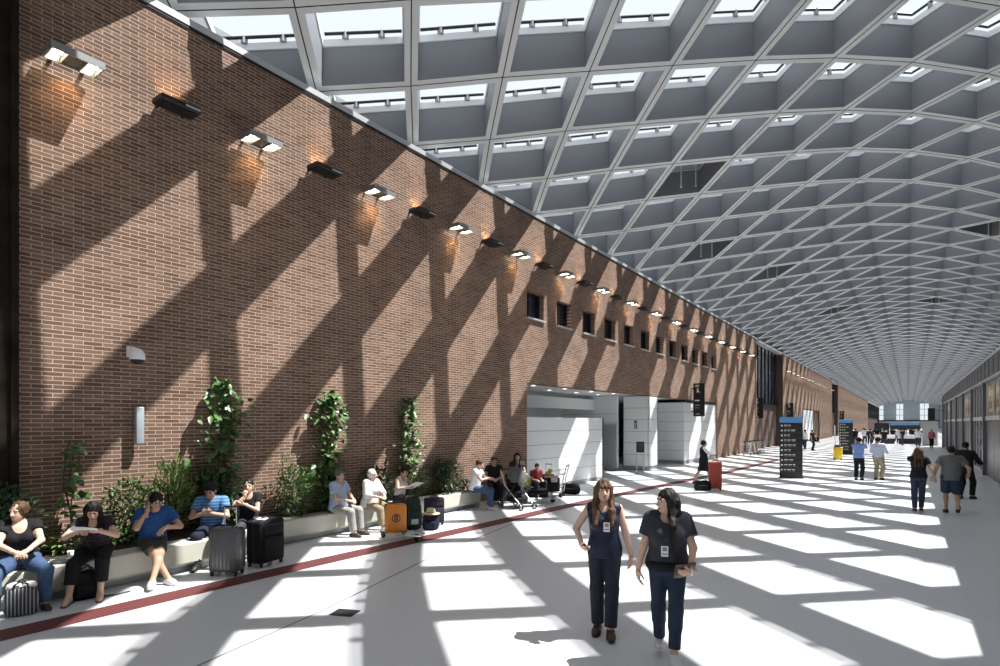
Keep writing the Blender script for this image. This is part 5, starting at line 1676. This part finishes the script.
J = sitter('seated person in black with dark hair, hand raised to the mouth', -9.50, 5.72, math.radians(-35), female=True, w=0.95, H=1.68, hair=('tail', 'black'), pitch=0.02, yaw=-0.1, lean=0.10,
       top=dict(mat=BLACKCLOTH, sleeve=0.45, hem=-0.03, open_neck=0.05, name='t_shirt'), bottom=dict(mat=cloth('dark_grey_trousers', (0.05, 0.05, 0.055)), len=1.9, loose=0.015), shoes=dict(mat=BLACK),
       knees=((0.18, 1, 0.9), (-0.3, 1, 0.6)), hands=('mouth', (0.06, 0.26, 0.90)), elbows=((0.7, 0.8, -1), (-0.7, 0.2, -1)), hdir=((-0.25, -0.1, 1), (0.9, 0.3, 0.2)), hpalm=((-0.3, -0.9, 0), (0, -0.6, 0.6)), curl=(0.9, 0.5))
J = sitter('seated grey haired man in a light blue short sleeved shirt and pale trousers', -9.62, 7.75, math.radians(15), w=1.1, H=1.72, hair=('short', 'grey'), pitch=-0.02, yaw=-0.05, lean=0.05, belly=0.03,
       top=dict(mat=LBLUE, sleeve=0.62, hem=-0.03, open_neck=0.035, loose=0.014), bottom=dict(mat=cloth('pale_grey_trousers', (0.32, 0.31, 0.30)), len=1.9, loose=0.018), shoes=dict(mat=SHOEBR), **LAPH)
J = sitter('seated white haired woman wrapped in a white shawl', -9.52, 8.55, math.radians(5), female=True, w=1.12, H=1.64, hair=('bob', 'white'), pitch=0.0, yaw=0.35, lean=0.08,
       top=dict(mat=WHITEC, sleeve=1.45, hem=-0.06, loose=0.03, name='shawl'), bottom=dict(mat=KHAKI, len=1.85, loose=0.02), shoes=dict(mat=BLACK, kind='sandal'), **LAPH)
J = sitter('seated woman in white sleeveless top reading a newspaper, hair pinned up', -9.55, 9.45, math.radians(10), female=True, w=0.92, H=1.68, hair=('bun', 'dark'), pitch=-0.5, yaw=-0.2, lean=0.14, skin_tone='tan',
       top=dict(mat=WHITEC, sleeve=0.0, hem=-0.03, open_neck=0.06), bottom=dict(mat=cloth('dark_shorts', (0.03, 0.03, 0.035)), len=0.6, loose=0.012, name='shorts'), shoes=dict(mat=BLACK, kind='sandal'),
       feet=((0.02, 0.60), (-0.04, 0.44)), fz=(0.16, 0.0), knees=((-0.1, 1, 1.2), (-0.2, 1, 0.6)), hands=((0.16, 0.38, 0.86), (-0.16, 0.38, 0.86)), elbows=((1, -0.6, -0.4), (-1, -0.6, -0.4)), hdir=((-0.2, 0.9, 0.1), (0.2, 0.9, 0.1)), hpalm=((-0.8, 0, 0.5), (0.8, 0, 0.5)), curl=(0.5, 0.5))
b = MB()
b.add([(-0.3, -0.18, 0.05), (0, -0.18, 0), (0, 0.2, 0.03), (-0.3, 0.2, 0.08), (0.3, -0.18, 0.05), (0.3, 0.2, 0.08)], [(0, 1, 2, 3), (1, 4, 5, 2)], PAPER)
b.add([(-0.3, -0.18, 0.042), (0, -0.18, -0.008), (0, 0.2, 0.022), (-0.3, 0.2, 0.072), (0.3, -0.18, 0.042), (0.3, 0.2, 0.072)], [(3, 2, 1, 0), (2, 5, 4, 1)], PAPER)
for q in range(5): b.box((-0.15, -0.12 + 0.07 * q, 0.036 + 0.006 * q), (0.2, 0.012, 0.002), mat('print_grey', (0.3, 0.3, 0.3), 0.8))
o = b.build('newspaper'); o.location = wpt(J, (0, 0.50, 0.86)); o.rotation_euler = (0.35, 0, math.radians(-80))
tag(o, 'open newspaper on the lap of the woman with pinned up hair', 'newspaper')

# -- the family corner
sitter('man in white t-shirt and blue jeans seated on the far end of the bench', -9.42, 12.10, math.radians(22), lod=2, w=1.05, H=1.72, hair=('short', 'brown'), pitch=-0.25, lean=0.18,
       top=dict(mat=WHITEC, sleeve=0.5, hem=-0.03, loose=0.012, name='t_shirt'), bottom=dict(mat=BLUEDENIM, len=1.92, loose=0.012), shoes=dict(mat=SHOEW), feet=((0.1, 0.5), (-0.1, 0.38)),
       hands=((0.08, 0.42, 0.85), (-0.1, 0.40, 0.82)), elbows=((1, -0.6, -0.4), (-1, -0.6, -0.4)), hdir=((-0.4, 0.9, 0), (0.4, 0.9, 0)), hpalm=((0, 0, -1), (0, 0, -1)))
sitter('man in a black t-shirt seated by the bench end, behind the pushchair', -9.75, 13.42, math.radians(-45), lod=2, H=1.74, hair=('short', 'dark'), pitch=-0.15, lean=0.1, z=0.46, skin_tone='tan',
       top=dict(mat=BLACKCLOTH, sleeve=0.5, hem=-0.03, name='t_shirt'), bottom=dict(mat=BLACKCLOTH, len=1.92, loose=0.012), shoes=dict(mat=BLACK), **LAPH)
sitter('seated woman with long dark hair, tallest of the group beside the pale panels', -9.62, 14.45, math.radians(-50), lod=2, female=True, H=1.78, hair=('long', 'black', 0.3), z=0.50, skin_tone='tan',
       top=dict(mat=cloth('dark_print', (0.03, 0.028, 0.03), 0.8, (25, 0.9)), sleeve=0.45, hem=-0.03, name='blouse'), bottom=dict(mat=BLACKCLOTH, len=1.92, loose=0.012), shoes=dict(mat=BLACK), **LAPH)
sitter('child in dark red seated on the loaded trolley, beside the dark haired woman', -8.85, 14.25, math.radians(-30), lod=2, H=1.35, z=0.43, hair=('short', 'black'), skin_tone='tan', pitch=-0.3, lean=0.15, fo=-0.1,
       fz=(0.2, 0.2), top=dict(mat=cloth('dark_red', (0.16, 0.02, 0.025)), sleeve=0.6, hem=-0.03, name='t_shirt'), bottom=dict(mat=DENIM, len=1.8, loose=0.01), shoes=dict(mat=BLACK),
       hands=((0.10, 0.25, 0.66), (-0.1, 0.25, 0.66)), hdir=((-0.3, 0.9, -0.1), (0.3, 0.9, -0.1)), hpalm=((0, 0, -1), (0, 0, -1)))

# -- the crew member with the red case
J = person('woman in black waistcoat dress and white sleeves, walking with a red case', (-6.08, 21.4), math.radians(25), lod=2, female=True, H=1.68, w=1.1, hair=('bob', 'dark'),
   top=dict(mat=BLACKCLOTH, sleeve=0.0, hem=-0.08, open_neck=0.04, loose=0.008, name='waistcoat'), bottom=dict(mat=BLACKCLOTH, skirt=True, len=0.92, flare=0.20, name='skirt'), shoes=dict(mat=BLACK),
   hands=((0.22, 0.36, 0.98), (-0.26, 0.05, 0.84)), hdir=((0, 0.8, -0.4), (0, 0.2, -1)), hpalm=((-1, 0, 0), (1, 0, 0)), feet=((0.08, 0.30), (-0.08, -0.34)), fz=(0.0, 0.06), ftilt=(0, -0.5), knees=((0.1, 1, 0), (-0.1, 1, 0)))
# white sleeves
sh = [J['T'](e * 0.165, -0.005, 0.46) for e in (1, -1)]
pz = [P('c', sh[i], sh[i] + (J['el%d' % i] - sh[i]) * 0.92, 0.062, 0.056, k=0.02) for i in (0, 1)]
for i in (0, 1):
    v, q = surfnet([pz[i]], 0.012); mesh_obj('sleeve', [(v, q, 0)], [WHITEC], J['root'])

# -- two men standing in the hall, the couple walking away
person('man in a bright blue shirt and dark trousers standing with both hands near his face', (-1.62, 27.3), math.radians(80), lod=2, H=1.76, hair=('short', 'dark'), skin_tone='tan',
   top=dict(mat=cloth('bright_blue', (0.20, 0.32, 0.62)), sleeve=0.6, hem=-0.02, loose=0.012), bottom=dict(mat=BLACKCLOTH, len=1.93, loose=0.012), shoes=dict(mat=BLACK),
   hands=('brow', 'brow'), elbows=((0.5, 0.2, -1), (-0.5, 0.2, -1)), hdir=((-0.4, 0, 1), (0.4, 0, 1)), hpalm=((-0.5, -1, 0), (0.5, -1, 0)), curl=(0.6, 0.6))
person('man in a white shirt and khaki trousers standing beside the man in bright blue', (-0.98, 27.75), math.radians(70), lod=2, H=1.80, w=1.12, hair=('short', 'dark'),
   top=dict(mat=cloth('pale_blue_white', (0.55, 0.58, 0.68)), sleeve=1.8, hem=0.0, loose=0.014), bottom=dict(mat=KHAKI, len=1.93, loose=0.015), shoes=dict(mat=SHOEBR),
   hands=((0.22, 0.30, 1.2), (-0.20, 0.32, 1.22)), elbows=((0.4, -0.8, -0.6), (-0.4, -0.8, -0.6)), hdir=((-0.3, 0.8, 0.4), (0.3, 0.8, 0.4)), hpalm=((-1, 0, 0), (1, 0, 0)), feet=((0.11, 0.0), (-0.11, 0.04)))
jw = person('long haired woman in jeans walking away, holding hands with the man in shorts', (0.22, 18.35), math.radians(92), lod=2, female=True, H=1.68, hair=('long', 'brown', 0.42), skin_tone='tan',
   top=dict(mat=BLACKCLOTH, sleeve=0.5, hem=-0.02, loose=0.006, name='t_shirt'), bottom=dict(mat=MIDDENIM, len=1.93), shoes=dict(mat=BLACK, sole=RUBBER),
   hands=((0.33, 0.06, 0.90), 'ear'), elbows=((0.2, -1, 0), (-0.5, 0.1, -1)), hdir=((0.3, 0.2, -1), (0.3, 0, 1)), hpalm=((0, -1, 0), (0.8, -0.3, 0)), curl=(0.8, 0.6), feet=((0.06, 0.10), (-0.08, -0.08)), fyaw=(0.1, -0.1))
jm = person('stocky man in grey t-shirt and denim shorts walking away hand in hand', (0.90, 18.6), math.radians(90), lod=2, H=1.76, w=1.12, hair=('short', 'black'), skin_tone='tan', belly=0.02,
   top=dict(mat=GREYT, sleeve=0.62, hem=-0.06, loose=0.014, name='t_shirt'), bottom=dict(mat=MIDDENIM, len=0.95, loose=0.03, name='shorts'), shoes=dict(mat=BLACK, sole=BLACK),
   hands=((0.36, 0.16, 0.98), (-0.36, -0.02, 0.92)), elbows=((0.5, -0.9, 0), (-0.3, -1, 0)), hdir=((0, 0.8, -0.5), (-0.3, 0.1, -1)), hpalm=((-1, 0, 0), (0, 1, 0)), curl=(0.8, 0.8), feet=((0.12, -0.22), (-0.10, 0.12)), fz=(0.07, 0), ftilt=(-0.6, 0), fyaw=(0.15, -0.15))
person('black haired person in a dark top walking ahead of the stocky man', (1.42, 22.4), math.radians(60), lod=2, H=1.78, hair=('short', 'black'), skin_tone='tan',
   top=dict(mat=BLACKCLOTH, sleeve=1.6, hem=-0.04, loose=0.02, name='jacket'), bottom=dict(mat=BLACKCLOTH, len=1.93, loose=0.01), shoes=dict(mat=BLACK),
   hands=((0.30, 0.30, 1.05), (-0.34, 0.1, 1.0)), elbows=((0.5, -0.8, -0.4), (-0.4, -1, 0)), feet=((0.1, 0.15), (-0.1, -0.1)))
sitter('person in dark red seated far off by the white opening', -9.2, 78.0, 0.0, lod=3, z=0.4, H=1.72, hair=('short', 'black'), top=dict(mat=MATS['cloth_dark_red'], sleeve=0.6, hem=-0.03), bottom=dict(mat=BLACKCLOTH, len=1.9), **LAPH)
suitcase('black bag far off under the person in dark red', -9.2, 78.0, 0.3, 0.7, 0.5, 0.34, BLACKCLOTH, BLACK, False)

# -- the crowd at the far end of the floor
rc = random.Random(11)
crowd = [(-3.0, 68, 'black', 'black'), (-0.5, 72, 'navy', 'black'), (-2.6, 84, 'black', 'dark'), (0.2, 86, 'black', 'black'), (-1.2, 88, 'white', 'black'), (-3.6, 90, 'navy', 'black'), (-4.6, 86, 'black', 'black'), (-5.4, 80, 'white', 'dark'), (0.9, 90, 'white', 'black'), (-6.2, 76, 'black', 'brown'), (-5.6, 70, 'white', 'black'), (-5.0, 73, 'black', 'black'), (-4.4, 69, 'black', 'brown'), (-3.9, 75, 'white', 'black'), (-3.3, 72, 'navy', 'black'), (-2.9, 79, 'black', 'black'), (-2.2, 79.5, 'white', 'black'),
         (-1.4, 79, 'black', 'dark'), (-0.9, 80, 'white', 'black'), (-0.1, 80.5, 'white', 'black'), (0.5, 79.5, 'navy', 'black'), (1.0, 76, 'black', 'black'), (1.75, 66, 'pink', 'black'), (0.8, 70, 'white', 'dark'), (-1.8, 64, 'black', 'black'), (-4.9, 64.5, 'navy', 'dark'), (-6.6, 55, 'black', 'black'), (-7.4, 57, 'white', 'dark')]
TOPS = dict(white=WHITEC, black=BLACKCLOTH, navy=NAVYCLOTH, pink=cloth('pink', (0.50, 0.16, 0.20)))
protos = {}
for i, (x, y, c, h) in enumerate(crowd):
    fa = rc.choice([90, -90, 60, -40, 120]) + rc.uniform(-20, 20)
    place = 'by the near end of the far white counters' if y > 76 else ('in the far crowd on the totem side' if x < -2 else 'in the far crowd on the shopfront side')
    if y < 60: place = 'standing far off by the foot of the second brick wall'
    lab = 'person in a %s top %s' % (c, place)
    g = 'people in a %s top %s' % (c, place)
    key = (c, i % 2)
    if key not in protos:
        sw_ = rc.uniform(-0.12, 0.12)
        J = person(lab, (x, y), math.radians(fa), lod=3, H=rc.uniform(1.66, 1.8), w=rc.uniform(0.95, 1.15), hair=('short', h), skin_tone=rc.choice(['fair', 'tan']), group=g,
                   top=dict(mat=TOPS[c], sleeve=rc.choice([0.6, 1.8]), hem=-0.04, loose=0.01), bottom=dict(mat=rc.choice([BLACKCLOTH, DENIM, MIDDENIM]), len=1.92), shoes=dict(mat=BLACK),
                   feet=((0.1, sw_), (-0.1, -sw_)), hands=((0.27, 0.1, 0.86), (-0.25, 0.2, 0.98)))
        protos[key] = J['root']
    else:
        dup(protos[key], (x, y, 0), math.radians(fa - 90), lab, g)
